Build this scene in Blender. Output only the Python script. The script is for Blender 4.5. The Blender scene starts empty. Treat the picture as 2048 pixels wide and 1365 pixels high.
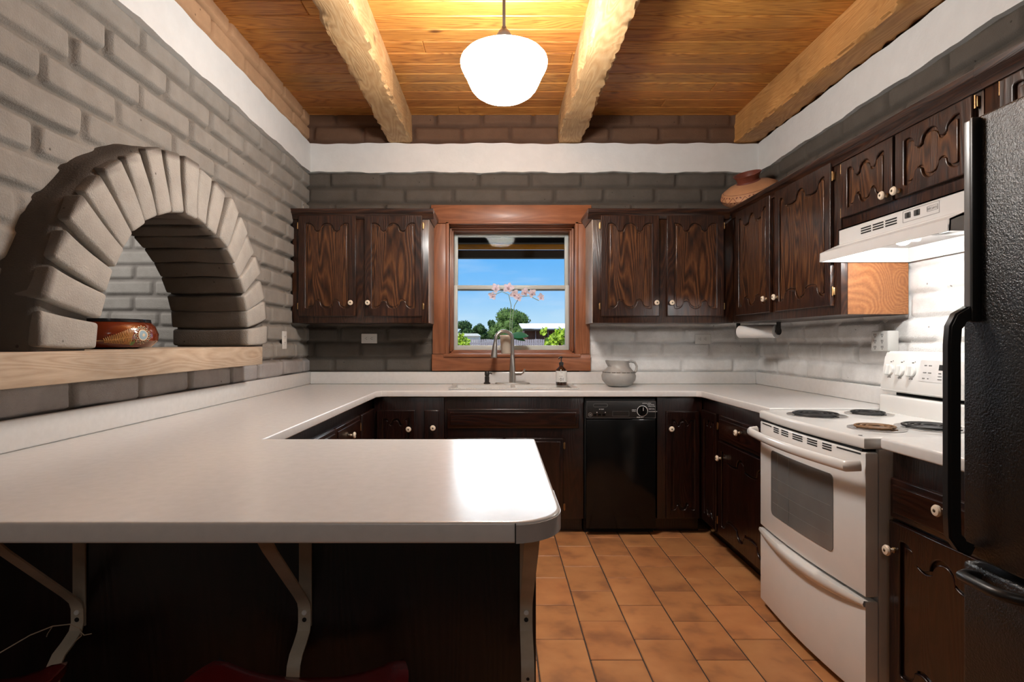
import bpy, bmesh, math, random
import numpy as np
from mathutils import Vector, Matrix
random.seed(7)
SC = bpy.context.scene
COL = SC.collection
PI = math.pi
H = 1.23            # camera height, camera stands at x=0, y=0 looking along +y

# ------------------------------------------------------------------ camera
cam = bpy.data.cameras.new('camera'); cam.lens = 20.0; cam.sensor_width = 36.0
cam.shift_x = 0.0132; cam.shift_y = 0.0
cam.clip_start = 0.02; cam.clip_end = 500
camo = bpy.data.objects.new('camera', cam); COL.objects.link(camo)
camo.location = (0, 0, H); camo.rotation_euler = (PI/2, 0, 0)
SC.camera = camo
SC.view_settings.view_transform = 'Standard'
SC.view_settings.look = 'None'
SC.view_settings.gamma = 1.0
SC.view_settings.use_curve_mapping = False
SC.view_settings.exposure = 0.35
SC.render.film_transparent = False
try:
    SC.cycles.use_denoising = True
    SC.cycles.max_bounces = 8
    SC.cycles.diffuse_bounces = 4
    SC.cycles.glossy_bounces = 3
    SC.cycles.transparent_max_bounces = 8
    SC.cycles.sample_clamp_indirect = 6.0
    SC.cycles.caustics_reflective = False
    SC.cycles.caustics_refractive = False
except Exception:
    pass

# ------------------------------------------------------------------ sky
world = bpy.data.worlds.new('sky'); SC.world = world; world.use_nodes = True
wn = world.node_tree.nodes; wl = world.node_tree.links; wn.clear()
wo = wn.new('ShaderNodeOutputWorld'); wb = wn.new('ShaderNodeBackground')
tc = wn.new('ShaderNodeTexCoord'); sp = wn.new('ShaderNodeSeparateXYZ')
wl.new(tc.outputs['Generated'], sp.inputs[0])
rp = wn.new('ShaderNodeValToRGB'); rp.color_ramp.elements[0].position = 0.0
e = rp.color_ramp.elements
e[0].color = (0.20, 0.17, 0.13, 1)
e[1].position = 1.0; e[1].color = (0.30, 0.45, 0.8, 1)
def rst(p, c):
    q = rp.color_ramp.elements.new(p); q.color = (*c, 1)
rst(0.498, (0.20, 0.17, 0.13)); rst(0.502, (0.62, 0.80, 0.97)); rst(0.52, (0.50, 0.76, 1.0))
rst(0.545, (0.24, 0.57, 1.0)); rst(0.572, (0.14, 0.48, 0.98)); rst(0.582, (0.16, 0.5, 1.0))
mp = wn.new('ShaderNodeMath'); mp.operation = 'MULTIPLY_ADD'; mp.inputs[1].default_value = 0.5; mp.inputs[2].default_value = 0.5
wl.new(sp.outputs['Z'], mp.inputs[0]); wl.new(mp.outputs[0], rp.inputs[0])
# faint wisps low in the sky
wz = wn.new('ShaderNodeTexNoise'); wz.inputs['Scale'].default_value = 6; wz.inputs['Detail'].default_value = 5
wmap = wn.new('ShaderNodeMapping'); wmap.inputs['Scale'].default_value = (1, 1, 5)
wl.new(tc.outputs['Generated'], wmap.inputs[0]); wl.new(wmap.outputs[0], wz.inputs[0])
wr = wn.new('ShaderNodeMapRange'); wr.inputs[1].default_value = .5; wr.inputs[2].default_value = .8; wr.inputs[4].default_value = .35
wl.new(wz.outputs['Fac'], wr.inputs[0])
wm = wn.new('ShaderNodeMix'); wm.data_type = 'RGBA'; wm.inputs['B'].default_value = (.85, .92, 1, 1)
wl.new(wr.outputs[0], wm.inputs['Factor']); wl.new(rp.outputs[0], wm.inputs['A'])
# unseen bright cloud bank added above ten degrees for the counter's reflection
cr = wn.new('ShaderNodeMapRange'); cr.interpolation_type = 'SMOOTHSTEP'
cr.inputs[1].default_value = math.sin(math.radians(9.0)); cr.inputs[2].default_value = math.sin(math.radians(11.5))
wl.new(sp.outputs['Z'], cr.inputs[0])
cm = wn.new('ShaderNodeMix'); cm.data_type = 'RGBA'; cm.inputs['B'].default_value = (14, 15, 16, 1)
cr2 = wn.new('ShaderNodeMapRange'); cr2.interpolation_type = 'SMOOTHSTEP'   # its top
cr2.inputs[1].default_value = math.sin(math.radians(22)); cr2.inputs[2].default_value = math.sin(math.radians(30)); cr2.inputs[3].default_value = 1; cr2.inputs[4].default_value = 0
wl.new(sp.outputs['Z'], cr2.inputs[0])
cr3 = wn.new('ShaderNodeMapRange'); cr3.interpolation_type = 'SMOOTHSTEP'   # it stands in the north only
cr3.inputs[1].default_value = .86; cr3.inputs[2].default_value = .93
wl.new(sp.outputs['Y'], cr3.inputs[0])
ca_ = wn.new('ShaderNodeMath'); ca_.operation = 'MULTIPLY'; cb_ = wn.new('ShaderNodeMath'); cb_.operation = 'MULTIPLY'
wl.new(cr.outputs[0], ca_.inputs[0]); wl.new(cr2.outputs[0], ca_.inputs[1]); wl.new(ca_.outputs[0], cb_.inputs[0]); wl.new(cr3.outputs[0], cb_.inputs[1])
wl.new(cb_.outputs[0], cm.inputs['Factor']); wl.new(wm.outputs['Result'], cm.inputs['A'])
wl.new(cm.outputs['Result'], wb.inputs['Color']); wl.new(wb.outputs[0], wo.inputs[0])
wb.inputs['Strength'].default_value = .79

# ------------------------------------------------------------------ sun and added fill lights
sun = bpy.data.lights.new('sun', 'SUN'); sun.energy = 2.9; sun.angle = math.radians(.6); sun.color = (1, .95, .85)
suno = bpy.data.objects.new('sun', sun); COL.objects.link(suno)
suno.rotation_euler = (math.radians(48), 0, math.radians(-35))

def area(name, loc, rot, sx, sy, e, col=(1, 1, 1)):
    l = bpy.data.lights.new(name, 'AREA'); l.shape = 'RECTANGLE'; l.size = sx; l.size_y = sy
    l.energy = e; l.color = col
    o = bpy.data.objects.new(name, l); COL.objects.link(o); o.location = loc; o.rotation_euler = rot
    return o
# unseen soft fill light, added in the room behind the camera
REAR_FILL = area('rear_fill_light', (0.1, -1.6, 2.70), (math.radians(28), 0, 0), 2.4, 1.2, 12, (1, .96, .92))
# unseen fill light added to brighten the bricks beyond the arch
area('hall_fill_light', (-3.0, 3.1, 2.3), (math.radians(50), 0, 0),   .8, .8, 18, (1, .96, .92))

# ------------------------------------------------------------------ node material helpers
def new_mat(name):
    m = bpy.data.materials.new(name); m.use_nodes = True
    nt = m.node_tree
    b = nt.nodes['Principled BSDF']
    return m, nt, b
def N(nt, t, **kw):
    n = nt.nodes.new(t)
    for k, v in kw.items(): setattr(n, k, v)
    return n
def setin(n, **kw):
    for k, v in kw.items():
        n.inputs[k.replace('_', ' ')].default_value = v
def coords(nt, scale=(1, 1, 1), kind='Object', rot=(0, 0, 0)):
    t = N(nt, 'ShaderNodeTexCoord'); m = N(nt, 'ShaderNodeMapping')
    m.inputs['Scale'].default_value = scale; m.inputs['Rotation'].default_value = rot
    nt.links.new(t.outputs[kind], m.inputs[0]); return m.outputs[0]
def noise(nt, vec, scale, detail=4, rough=.55, dist=0):
    n = N(nt, 'ShaderNodeTexNoise'); n.inputs['Scale'].default_value = scale; n.inputs['Detail'].default_value = detail
    n.inputs['Roughness'].default_value = rough; n.inputs['Distortion'].default_value = dist
    nt.links.new(vec, n.inputs['Vector']); return n.outputs['Fac']
def ramp(nt, fac, stops):
    r = N(nt, 'ShaderNodeValToRGB'); els = r.color_ramp.elements
    els[0].position = stops[0][0]; els[0].color = (*stops[0][1], 1)
    els[1].position = stops[-1][0]; els[1].color = (*stops[-1][1], 1)
    for p, c in stops[1:-1]:
        q = els.new(p); q.color = (*c, 1)
    nt.links.new(fac, r.inputs[0]); return r.outputs[0]
def bump(nt, b, h, strength=.3, dist=.01):
    bn = N(nt, 'ShaderNodeBump'); bn.inputs['Strength'].default_value = strength; bn.inputs['Distance'].default_value = dist
    nt.links.new(h, bn.inputs['Height']); nt.links.new(bn.outputs[0], b.inputs['Normal'])
def mixc(nt, fac, a, c, mode='MIX'):
    m = N(nt, 'ShaderNodeMix', data_type='RGBA', blend_type=mode)
    for sock, v in (('Factor', fac), ('A', a), ('B', c)):
        if isinstance(v, (int, float)): m.inputs[sock].default_value = v
        elif isinstance(v, tuple): m.inputs[sock].default_value = (*v, 1) if len(v) == 3 else v
        else: nt.links.new(v, m.inputs[sock])
    return m.outputs['Result']
def plain(name, col, rough=.5, metal=0, coat=0, nscale=0, namt=.1, bmp=0, bscale=200, spec=.5, emis=None, es=0):
    m, nt, b = new_mat(name)
    b.inputs['Roughness'].default_value = rough; b.inputs['Metallic'].default_value = metal
    b.inputs['Coat Weight'].default_value = coat; b.inputs['Coat Roughness'].default_value = .08
    b.inputs['Specular IOR Level'].default_value = spec
    v = coords(nt)
    f = noise(nt, v, nscale or 12, 4)
    c2 = tuple(x*(1-namt) for x in col); c1 = tuple(min(1, x*(1+namt)) for x in col)
    nt.links.new(ramp(nt, f, [(.3, c2), (.7, c1)]), b.inputs['Base Color'])
    if bmp: bump(nt, b, noise(nt, v, bscale, 3), bmp, .004)
    if emis: b.inputs['Emission Color'].default_value = (*emis, 1); b.inputs['Emission Strength'].default_value = es
    return m

def wood(name, axis, dark, mid, light, rough=.35, coat=.0, ringscale=5, bmp=.15, knots=False, tint=False, fine=1.0, spec=.5):
    """Grain runs along the given axis of the object."""
    m, nt, b = new_mat(name)
    s = {'X': (.12, 1, 1), 'Y': (1, .12, 1), 'Z': (1, 1, .12)}[axis]
    t = N(nt, 'ShaderNodeTexCoord'); vec = t.outputs['Object']
    if tint:
        at = N(nt, 'ShaderNodeAttribute', attribute_name='Tint')
        off = N(nt, 'ShaderNodeVectorMath', operation='MULTIPLY_ADD')
        off.inputs[1].default_value = (7, 7, 7)
        nt.links.new(at.outputs['Color'], off.inputs[0]); nt.links.new(vec, off.inputs[2]); vec = off.outputs[0]
    mpn = N(nt, 'ShaderNodeMapping'); mpn.inputs['Scale'].default_value = s
    nt.links.new(vec, mpn.inputs[0]); v = mpn.outputs[0]
    big = noise(nt, v, ringscale, 2, .5, .4)
    ml = N(nt, 'ShaderNodeMath', operation='MULTIPLY'); ml.inputs[1].default_value = 34
    nt.links.new(big, ml.inputs[0])
    fr = N(nt, 'ShaderNodeMath', operation='PINGPONG'); fr.inputs[1].default_value = .5
    nt.links.new(ml.outputs[0], fr.inputs[0])
    dbl = N(nt, 'ShaderNodeMath', operation='MULTIPLY'); dbl.inputs[1].default_value = 2.0
    nt.links.new(fr.outputs[0], dbl.inputs[0])
    fib = noise(nt, v, 95*fine, 3, .6)
    mxf = N(nt, 'ShaderNodeMix', data_type='FLOAT'); mxf.inputs[0].default_value = .62
    nt.links.new(dbl.outputs[0], mxf.inputs[2]); nt.links.new(fib, mxf.inputs[3])
    c = ramp(nt, mxf.outputs[0], [(.25, dark), (.5, mid), (.78, light)])
    lo = noise(nt, coords(nt), 2.2, 3)
    c = mixc(nt, 1.0, c, ramp(nt, lo, [(.3, (.72, .72, .72)), (.7, (1.15, 1.15, 1.15))]), 'MULTIPLY')
    if tint:
        c = mixc(nt, .85, c, at.outputs['Color'], 'MULTIPLY')
    if knots:
        vo = N(nt, 'ShaderNodeTexVoronoi'); vo.inputs['Scale'].default_value = 3.6
        mk = N(nt, 'ShaderNodeMapping'); mk.inputs['Scale'].default_value = {'X': (.55, 1.2, 1), 'Y': (1.2, .55, 1), 'Z': (1, 1, .6)}[axis]
        nt.links.new(vec, mk.inputs[0]); nt.links.new(mk.outputs[0], vo.inputs['Vector'])
        kf = ramp(nt, vo.outputs['Distance'], [(.03, (1, 1, 1)), (.095, (0, 0, 0))])
        c = mixc(nt, kf, c, tuple(x*.35 for x in dark))
    nt.links.new(c, b.inputs['Base Color'])
    b.inputs['Roughness'].default_value = rough
    b.inputs['Coat Weight'].default_value = coat; b.inputs['Coat Roughness'].default_value = .18
    b.inputs['Specular IOR Level'].default_value = spec
    bump(nt, b, mxf.outputs[0], bmp, .003)
    return m

M = {}
DK = ((.007, .0023, .0013), (.028, .0086, .0038), (.066, .024, .0100))
for ax in 'XYZ':
    M['dark'+ax] = wood('dark_oak_'+ax, ax, *DK, rough=.33, coat=.35, ringscale=4.5, bmp=.35)
    M['cherry'+ax] = wood('casing_wood_'+ax, ax, (.23, .080, .032), (.29, .102, .042), (.35, .132, .057), rough=.45, coat=.1, ringscale=3, knots=False, bmp=.1)
M['panel'] = wood('oak_panel_Z', 'Z', (.012, .0038, .0016), (.062, .0215, .0075), (.155, .064, .022), rough=.30, coat=.35, ringscale=4.5, bmp=.4)
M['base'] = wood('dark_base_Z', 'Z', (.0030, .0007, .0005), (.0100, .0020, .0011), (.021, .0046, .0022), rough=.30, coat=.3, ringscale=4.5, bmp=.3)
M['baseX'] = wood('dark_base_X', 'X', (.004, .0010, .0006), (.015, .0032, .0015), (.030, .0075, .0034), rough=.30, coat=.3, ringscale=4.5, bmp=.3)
M['plywood'] = wood('end_panel_plywood', 'X', (.20, .070, .020), (.27, .10, .032), (.34, .14, .050), rough=.45, ringscale=3, bmp=.1)
M['plank'] = wood('pine_plank', 'X', (.34, .120, .024), (.58, .245, .052), (.66, .31, .080), rough=.45, coat=.1, ringscale=5, knots=True, tint=True, bmp=.08)
M['beam'] = wood('hewn_beam', 'Y', (.46, .26, .11), (.54, .33, .15), (.62, .41, .21), rough=.7, ringscale=5, knots=True, bmp=.35)
M['beamorange'] = wood('orange_lit_beam', 'Y', (.44, .20, .06), (.54, .26, .08), (.62, .33, .12), rough=.6, ringscale=5, knots=True, bmp=.35)  # orange light falling on the right beam, put into its wood tone
M['ledge'] = wood('ledge_wood', 'Y', (.42, .31, .215), (.49, .38, .275), (.56, .45, .34), rough=.75, ringscale=5, knots=True, bmp=.25)
M['outbeam'] = plain('dark_porch_beam', (.012, .008, .006), .8)
M['soffit'] = wood('porch_soffit', 'X', (.80, .30, .02), (.90, .36, .03), (.95, .42, .06), rough=.8, ringscale=3)
M['white_trim'] = plain('white_painted_plaster', (.74, .74, .73), .6, bmp=.25, bscale=60, namt=.03)
M['laminate'] = plain('white_laminate', (.675, .672, .662), .20, nscale=40, namt=.035, bmp=.04, bscale=500, spec=.75)
M['enamel'] = plain('white_enamel', (.72, .72, .705), .22, coat=.5, namt=.015)
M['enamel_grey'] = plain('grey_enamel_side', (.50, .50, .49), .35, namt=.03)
M['hoodwhite'] = plain('hood_white', (.66, .66, .655), .35, namt=.02)
M['blackgap'] = plain('black_gap', (.004, .004, .004), .7)
M['black'] = plain('gloss_black', (.0030, .0030, .0030), .16, coat=.0, spec=.35, namt=.1)
M['blackplastic'] = plain('black_plastic', (.012, .012, .012), .38, namt=.1)
M['fridge'] = plain('textured_black_steel', (.0035, .0035, .0035), .30, coat=.0, bmp=.55, bscale=230, spec=.7)
M['grey_line'] = plain('grey_print', (.32, .32, .32), .5)
M['dim_line'] = plain('dim_grey_print', (.07, .07, .07), .4)
M['white_line'] = plain('white_print', (.75, .75, .75), .5)
M['nickel'] = plain('brushed_nickel', (.52, .50, .47), .28, metal=1, namt=.06)
M['bronze'] = plain('dark_bronze', (.05, .045, .042), .4, metal=.7)
M['brass'] = plain('aged_brass', (.42, .26, .12), .4, metal=1)
M['knob'] = plain('cream_ceramic', (.80, .70, .56), .25, coat=.4, namt=.03)
M['screw'] = plain('knob_screw', (.10, .08, .05), .45, metal=.8)
M['amber'] = plain('amber_glass', (.035, .014, .007), .12, coat=.6)
M['label'] = plain('paper_label', (.72, .72, .70), .7, namt=.03)
M['ink'] = plain('ink', (.02, .02, .02), .6)
M['greyclay'] = plain('grey_glazed_clay', (.33, .325, .31), .45, nscale=30, namt=.08)
M['greyclay_dark'] = plain('worn_band', (.13, .12, .11), .6, nscale=60, namt=.4)
M['terracotta'] = plain('terracotta_cream', (.52, .26, .13), .6, nscale=8, namt=.12)
M['redclay'] = plain('red_clay', (.17, .042, .025), .5, nscale=20, namt=.15)
M['redbowl'] = plain('red_brown_glaze', (.15, .025, .008), .10, coat=.8, nscale=15, namt=.2)
M['gold'] = plain('ochre_glaze', (.66, .36, .13), .25)
M['creamglaze'] = plain('cream_glaze', (.75, .62, .42), .25)
M['blueglaze'] = plain('pale_blue_glaze', (.33, .45, .52), .2)
M['greenglaze'] = plain('green_glaze', (.14, .25, .08), .2)
M['blackglaze'] = plain('black_glaze', (.012, .012, .014), .15)
M['paper'] = plain('paper_towel', (.78, .78, .77), .9, bmp=.3, bscale=90, namt=.02)
M['outlet'] = plain('outlet_plastic', (.70, .69, .66), .35, namt=.01)
M['coil'] = plain('coil_black', (.022, .022, .023), .45, metal=.3)
M['rustcoil'] = plain('coil_rusty', (.16, .075, .022), .6, nscale=60, namt=.4)
M['drip'] = plain('drip_pan_chrome', (.62, .61, .60), .22, metal=.9)
M['ovenglass'] = plain('oven_door_glass', (.15, .15, .147), .16, nscale=6, namt=.15, coat=.4)
M['bracket'] = plain('cream_painted_steel', (.42, .36, .28), .5, nscale=14, namt=.15)
M['redvinyl'] = plain('red_vinyl', (.17, .010, .012), .2, coat=.4)
M['stoolwood'] = plain('stool_leg_dark', (.02, .008, .006), .4)
M['string'] = plain('twine', (.45, .35, .25), .9)
M['leafdark'] = plain('orchid_leaf', (.03, .17, .10), .35)
M['leafgreen'] = plain('leaf_green', (.06, .28, .03), .4)
M['stem'] = plain('orchid_stem', (.30, .42, .30), .5)
M['petal'] = plain('pale_pink_petal', (.80, .66, .72), .6, nscale=40, namt=.08)
M['pot'] = plain('cream_pot', (.55, .47, .38), .4)
M['sash'] = plain('pale_sash', (.60, .66, .64), .4, namt=.04)
M['alum'] = plain('aluminium_track', (.45, .46, .46), .4, metal=.6)
M['tree1'] = plain('tree_foliage', (.10, .17, .035), .8, nscale=3, namt=.5)
M['tree2'] = plain('dark_foliage', (.06, .12, .035), .8, nscale=3, namt=.5)
M['bush'] = plain('yellow_green_leaf', (.40, .56, .04), .6, nscale=9, namt=.35)
M['bark'] = plain('bark', (.10, .065, .04), .9)
M['fence'] = plain('weathered_fence', (.33, .29, .32), .8, namt=.15)
M['shedwall'] = wood('shed_boards', 'Z', (.06, .022, .012), (.09, .035, .02), (.13, .055, .03), rough=.8, ringscale=4)
M['shedroof'] = plain('metal_roof', (.55, .55, .62), .5)
M['whitewall'] = plain('white_wall', (.75, .75, .73), .7)
M['dirt'] = plain('dry_ground', (.40, .32, .22), .95, nscale=.6, namt=.3)
M['plaster'] = plain('plain_plaster', (.30, .28, .255), .8, bmp=.2, bscale=40)

# painted adobe: colour comes per vertex from the brickwork (paint or bare mortar, plus put-in light and shade)
m, nt, b = new_mat('painted_adobe'); M['adobe'] = m
at = N(nt, 'ShaderNodeAttribute', attribute_name='Col')
v = coords(nt)
f1 = noise(nt, v, 9, 5, .6); f2 = noise(nt, v, 160, 3, .7)
c = mixc(nt, 1.0, at.outputs['Color'], ramp(nt, f1, [(.3, (.86, .85, .84)), (.7, (1.08, 1.08, 1.08))]), 'MULTIPLY')
vo = N(nt, 'ShaderNodeTexVoronoi'); vo.inputs['Scale'].default_value = 11
nt.links.new(v, vo.inputs['Vector'])
pk = ramp(nt, vo.outputs['Distance'], [(.035, (.22, .20, .18)), (.06, (1, 1, 1))])
c = mixc(nt, .8, c, pk, 'MULTIPLY')
nt.links.new(c, b.inputs['Base Color']); b.inputs['Roughness'].default_value = .78
b.inputs['Specular IOR Level'].default_value = .3
bump(nt, b, f2, .6, .006)

# floor tile
m, nt, b = new_mat('terracotta_tile'); M['tile'] = m
at = N(nt, 'ShaderNodeAttribute', attribute_name='Tint'); v = coords(nt)
off = N(nt, 'ShaderNodeVectorMath', operation='MULTIPLY_ADD'); off.inputs[1].default_value = (9, 9, 9)
nt.links.new(at.outputs['Color'], off.inputs[0]); nt.links.new(v, off.inputs[2])
f = noise(nt, off.outputs[0], 7, 3, .5)
c = ramp(nt, f, [(.30, (.27, .115, .052)), (.48, (.43, .19, .075)), (.68, (.50, .235, .095))])
c = mixc(nt, .8, c, at.outputs['Color'], 'MULTIPLY')
nt.links.new(c, b.inputs['Base Color']); b.inputs['Roughness'].default_value = .42
bump(nt, b, noise(nt, v, 60, 4), .12, .003)
M['grout'] = plain('dark_grout', (.045, .03, .022), .9, nscale=80, namt=.3)

# window glass: thin pane
m = bpy.data.materials.new('window_glass'); m.use_nodes = True; nt = m.node_tree; nt.nodes.clear(); M['glass'] = m
o = N(nt, 'ShaderNodeOutputMaterial'); mx = N(nt, 'ShaderNodeMixShader'); tr = N(nt, 'ShaderNodeBsdfTransparent'); gl = N(nt, 'ShaderNodeBsdfGlossy')
gl.inputs['Roughness'].default_value = .02; fr = N(nt, 'ShaderNodeFresnel'); fr.inputs[0].default_value = 1.10
dv = coords(nt); dn = noise(nt, dv, 3, 2)
nt.links.new(ramp(nt, dn, [(.3, (.95, .97, .97)), (.7, (.98, .99, .99))]), tr.inputs[0])
nt.links.new(fr.outputs[0], mx.inputs[0]); nt.links.new(tr.outputs[0], mx.inputs[1]); nt.links.new(gl.outputs[0], mx.inputs[2])
nt.links.new(mx.outputs[0], o.inputs[0])
# lamp glass
def emit(name, col, s):
    m = bpy.data.materials.new(name); m.use_nodes = True; nt = m.node_tree; nt.nodes.clear()
    o = N(nt, 'ShaderNodeOutputMaterial'); em = N(nt, 'ShaderNodeEmission'); em.inputs[0].default_value = (*col, 1); em.inputs[1].default_value = s
    nt.links.new(em.outputs[0], o.inputs[0]); return m
M['lampglass'] = emit('lit_milk_glass', (1.0, .958, .905), 74.0)
M['bulb'] = emit('lit_bulb', (1.0, .97, .93), 480.0)
M['porchbulb'] = emit('porch_bulb', (1.0, .8, .5), 1.5)
# petals let light through
m, nt, b = new_mat('petal_translucent'); M['petal'] = m
b.inputs['Base Color'].default_value = (.80, .64, .70, 1); b.inputs['Roughness'].default_value = .6
try: b.inputs['Subsurface Weight'].default_value = 0.0
except Exception: pass
tl = N(nt, 'ShaderNodeBsdfTranslucent'); tl.inputs[0].default_value = (.9, .72, .8, 1)
ms = N(nt, 'ShaderNodeMixShader'); ms.inputs[0].default_value = .5
out = [n for n in nt.nodes if n.type == 'OUTPUT_MATERIAL'][0]
nt.links.new(b.outputs[0], ms.inputs[1]); nt.links.new(tl.outputs[0], ms.inputs[2]); nt.links.new(ms.outputs[0], out.inputs[0])
pf = noise(nt, coords(nt), 60, 3)
nt.links.new(ramp(nt, pf, [(.3, (.88, .74, .80)), (.7, (.95, .90, .93))]), b.inputs['Base Color'])

# ------------------------------------------------------------------ object helpers
def tag(o, label=None, cat=None, group=None, kind=None):
    if label: o['label'] = label
    if cat: o['category'] = cat
    if group: o['group'] = group
    if kind: o['kind'] = kind
    return o
def thing(name, label, cat, loc=(0, 0, 0), rz=0, group=None, rot=None):
    o = bpy.data.objects.new(name, None); COL.objects.link(o)
    o.location = loc; o.rotation_euler = rot or (0, 0, rz); o.empty_display_size = .05
    return tag(o, label, cat, group)
def link_mesh(name, me, mats, parent=None, smooth=True, sharp=35):
    o = bpy.data.objects.new(name, me); COL.objects.link(o)
    for m in (mats if isinstance(mats, (list, tuple)) else [mats]): me.materials.append(m)
    if smooth and len(me.polygons):
        me.polygons.foreach_set('use_smooth', [True]*len(me.polygons))
        me.set_sharp_from_angle(angle=math.radians(sharp))
    if parent: o.parent = parent
    return o
class MB:
    def __init__(s): s.bm = bmesh.new(); s.mi = 0
    def _merge(s, t):
        for f in t.faces: f.material_index = s.mi
        me = bpy.data.meshes.new('tmp'); t.to_mesh(me); t.free(); s.bm.from_mesh(me); bpy.data.meshes.remove(me)
    def box(s, x0, x1, y0, y1, z0, z1, bev=0, seg=2, mat=None):
        t = bmesh.new(); bmesh.ops.create_cube(t, size=1)
        for v in t.verts:
            v.co = Vector(((x0+x1)/2+v.co.x*(x1-x0), (y0+y1)/2+v.co.y*(y1-y0), (z0+z1)/2+v.co.z*(z1-z0)))
        if bev:
            bev = min(bev, abs(x1-x0)*.48, abs(y1-y0)*.48, abs(z1-z0)*.48)
            bmesh.ops.bevel(t, geom=t.edges[:], offset=bev, segments=seg, affect='EDGES', profile=.5)
        if mat is not None: bmesh.ops.transform(t, matrix=mat, verts=t.verts[:])
        s._merge(t); return s
    def cyl(s, p0, p1, r0, r1=None, seg=24, cap=True):
        r1 = r0 if r1 is None else r1
        p0 = Vector(p0); p1 = Vector(p1); d = p1-p0
        t = bmesh.new(); bmesh.ops.create_cone(t, cap_ends=cap, segments=seg, radius1=r0, radius2=r1, depth=d.length)
        q = Vector((0, 0, 1)).rotation_difference(d.normalized()).to_matrix().to_4x4()
        bmesh.ops.transform(t, matrix=Matrix.Translation((p0+p1)/2) @ q, verts=t.verts[:])
        s._merge(t); return s
    def sphere(s, c, r, sc=(1, 1, 1), seg=20, ring=12):
        t = bmesh.new(); bmesh.ops.create_uvsphere(t, u_segments=seg, v_segments=ring, radius=r)
        for v in t.verts: v.co = Vector((c[0]+v.co.x*sc[0], c[1]+v.co.y*sc[1], c[2]+v.co.z*sc[2]))
        s._merge(t); return s
    def lathe(s, prof, c=(0, 0, 0), seg=48, mat=None):
        """prof: (r, z) list."""
        t = bmesh.new(); rings = []
        for r, z in prof:
            if r < 1e-5: rings.append([t.verts.new((0, 0, z))])
            else: rings.append([t.verts.new((r*math.cos(2*PI*i/seg), r*math.sin(2*PI*i/seg), z)) for i in range(seg)])
        for a, bb in zip(rings, rings[1:]):
            for i in range(seg):
                j = (i+1) % seg
                if len(a) == 1 and len(bb) == 1: continue
                if len(a) == 1: t.faces.new((a[0], bb[j], bb[i]))
                elif len(bb) == 1: t.faces.new((a[i], a[j], bb[0]))
                else: t.faces.new((a[i], a[j], bb[j], bb[i]))
        mt = Matrix.Translation(c)
        if mat is not None: mt = mt @ mat
        bmesh.ops.transform(t, matrix=mt, verts=t.verts[:])
        bmesh.ops.recalc_face_normals(t, faces=t.faces[:])
        s._merge(t); return s
    def tube(s, pts, r, seg=12, flat=None, cap=True, ell=None):
        """flat: (width, thickness) makes a strap; r may be a list."""
        pts = [Vector(p) for p in pts]; n = len(pts); t = bmesh.new(); rings = []
        T = []
        for i in range(n):
            a = pts[max(0, i-1)]; b_ = pts[min(n-1, i+1)]; T.append((b_-a).normalized())
        up = Vector((0, 0, 1)) if abs(T[0].z) < .9 else Vector((1, 0, 0))
        if flat: up = Vector(flat[2]) if len(flat) > 2 else up
        nrm = (up - T[0]*up.dot(T[0])).normalized()
        for i in range(n):
            if i:
                q = T[i-1].rotation_difference(T[i]); nrm = (q @ nrm); nrm = (nrm - T[i]*nrm.dot(T[i])).normalized()
            bn = T[i].cross(nrm)
            rr = r[i] if isinstance(r, (list, tuple)) else r
            if ell:
                ring = [t.verts.new(pts[i]+nrm*(ell[0]*math.cos(2*PI*k/seg))+bn*(ell[1]*math.sin(2*PI*k/seg))) for k in range(seg)]
            elif flat:
                w, th = flat[0]/2, flat[1]/2
                ring = [t.verts.new(pts[i]+nrm*a+bn*c) for a, c in ((w, th), (-w, th), (-w, -th), (w, -th))]
            else:
                ring = [t.verts.new(pts[i]+(nrm*math.cos(2*PI*k/seg)+bn*math.sin(2*PI*k/seg))*rr) for k in range(seg)]
            rings.append(ring)
        k = len(rings[0])
        for a, b_ in zip(rings, rings[1:]):
            for i in range(k): t.faces.new((a[i], a[(i+1) % k], b_[(i+1) % k], b_[i]))
        if cap: t.faces.new(rings[0][::-1]); t.faces.new(rings[-1])
        bmesh.ops.recalc_face_normals(t, faces=t.faces[:])
        s._merge(t); return s
    def prism(s, poly, a, b_, plane='yz', bev=0):
        """poly extruded along the axis missing from plane, from a to b."""
        t = bmesh.new()
        def P(u, v, w): return {'yz': (w, u, v), 'xz': (u, w, v), 'xy': (u, v, w)}[plane]
        A = [t.verts.new(P(u, v, a)) for u, v in poly]; B = [t.verts.new(P(u, v, b_)) for u, v in poly]
        t.faces.new(A); t.faces.new(B[::-1]); n = len(poly)
        for i in range(n): t.faces.new((A[i], B[i], B[(i+1) % n], A[(i+1) % n]))
        bmesh.ops.recalc_face_normals(t, faces=t.faces[:])
        if bev: bmesh.ops.bevel(t, geom=t.edges[:], offset=bev, segments=2, affect='EDGES')
        s._merge(t); return s
    def mesh(s, me, mat=None):
        t = bmesh.new(); t.from_mesh(me)
        if mat is not None: bmesh.ops.transform(t, matrix=mat, verts=t.verts[:])
        s._merge(t); return s
    def quad(s, pts):
        t = bmesh.new(); t.faces.new([t.verts.new(p) for p in pts]); s._merge(t); return s
    def build(s, name, mats, parent=None, world=False, smooth=True, sharp=35):
        if world and parent is not None:
            bmesh.ops.transform(s.bm, matrix=Matrix.Translation(-Vector(parent.location)), verts=s.bm.verts[:])
        me = bpy.data.meshes.new(name); s.bm.to_mesh(me); s.bm.free()
        return link_mesh(name, me, mats, parent, smooth, sharp)
DG = bpy.context.evaluated_depsgraph_get
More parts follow.
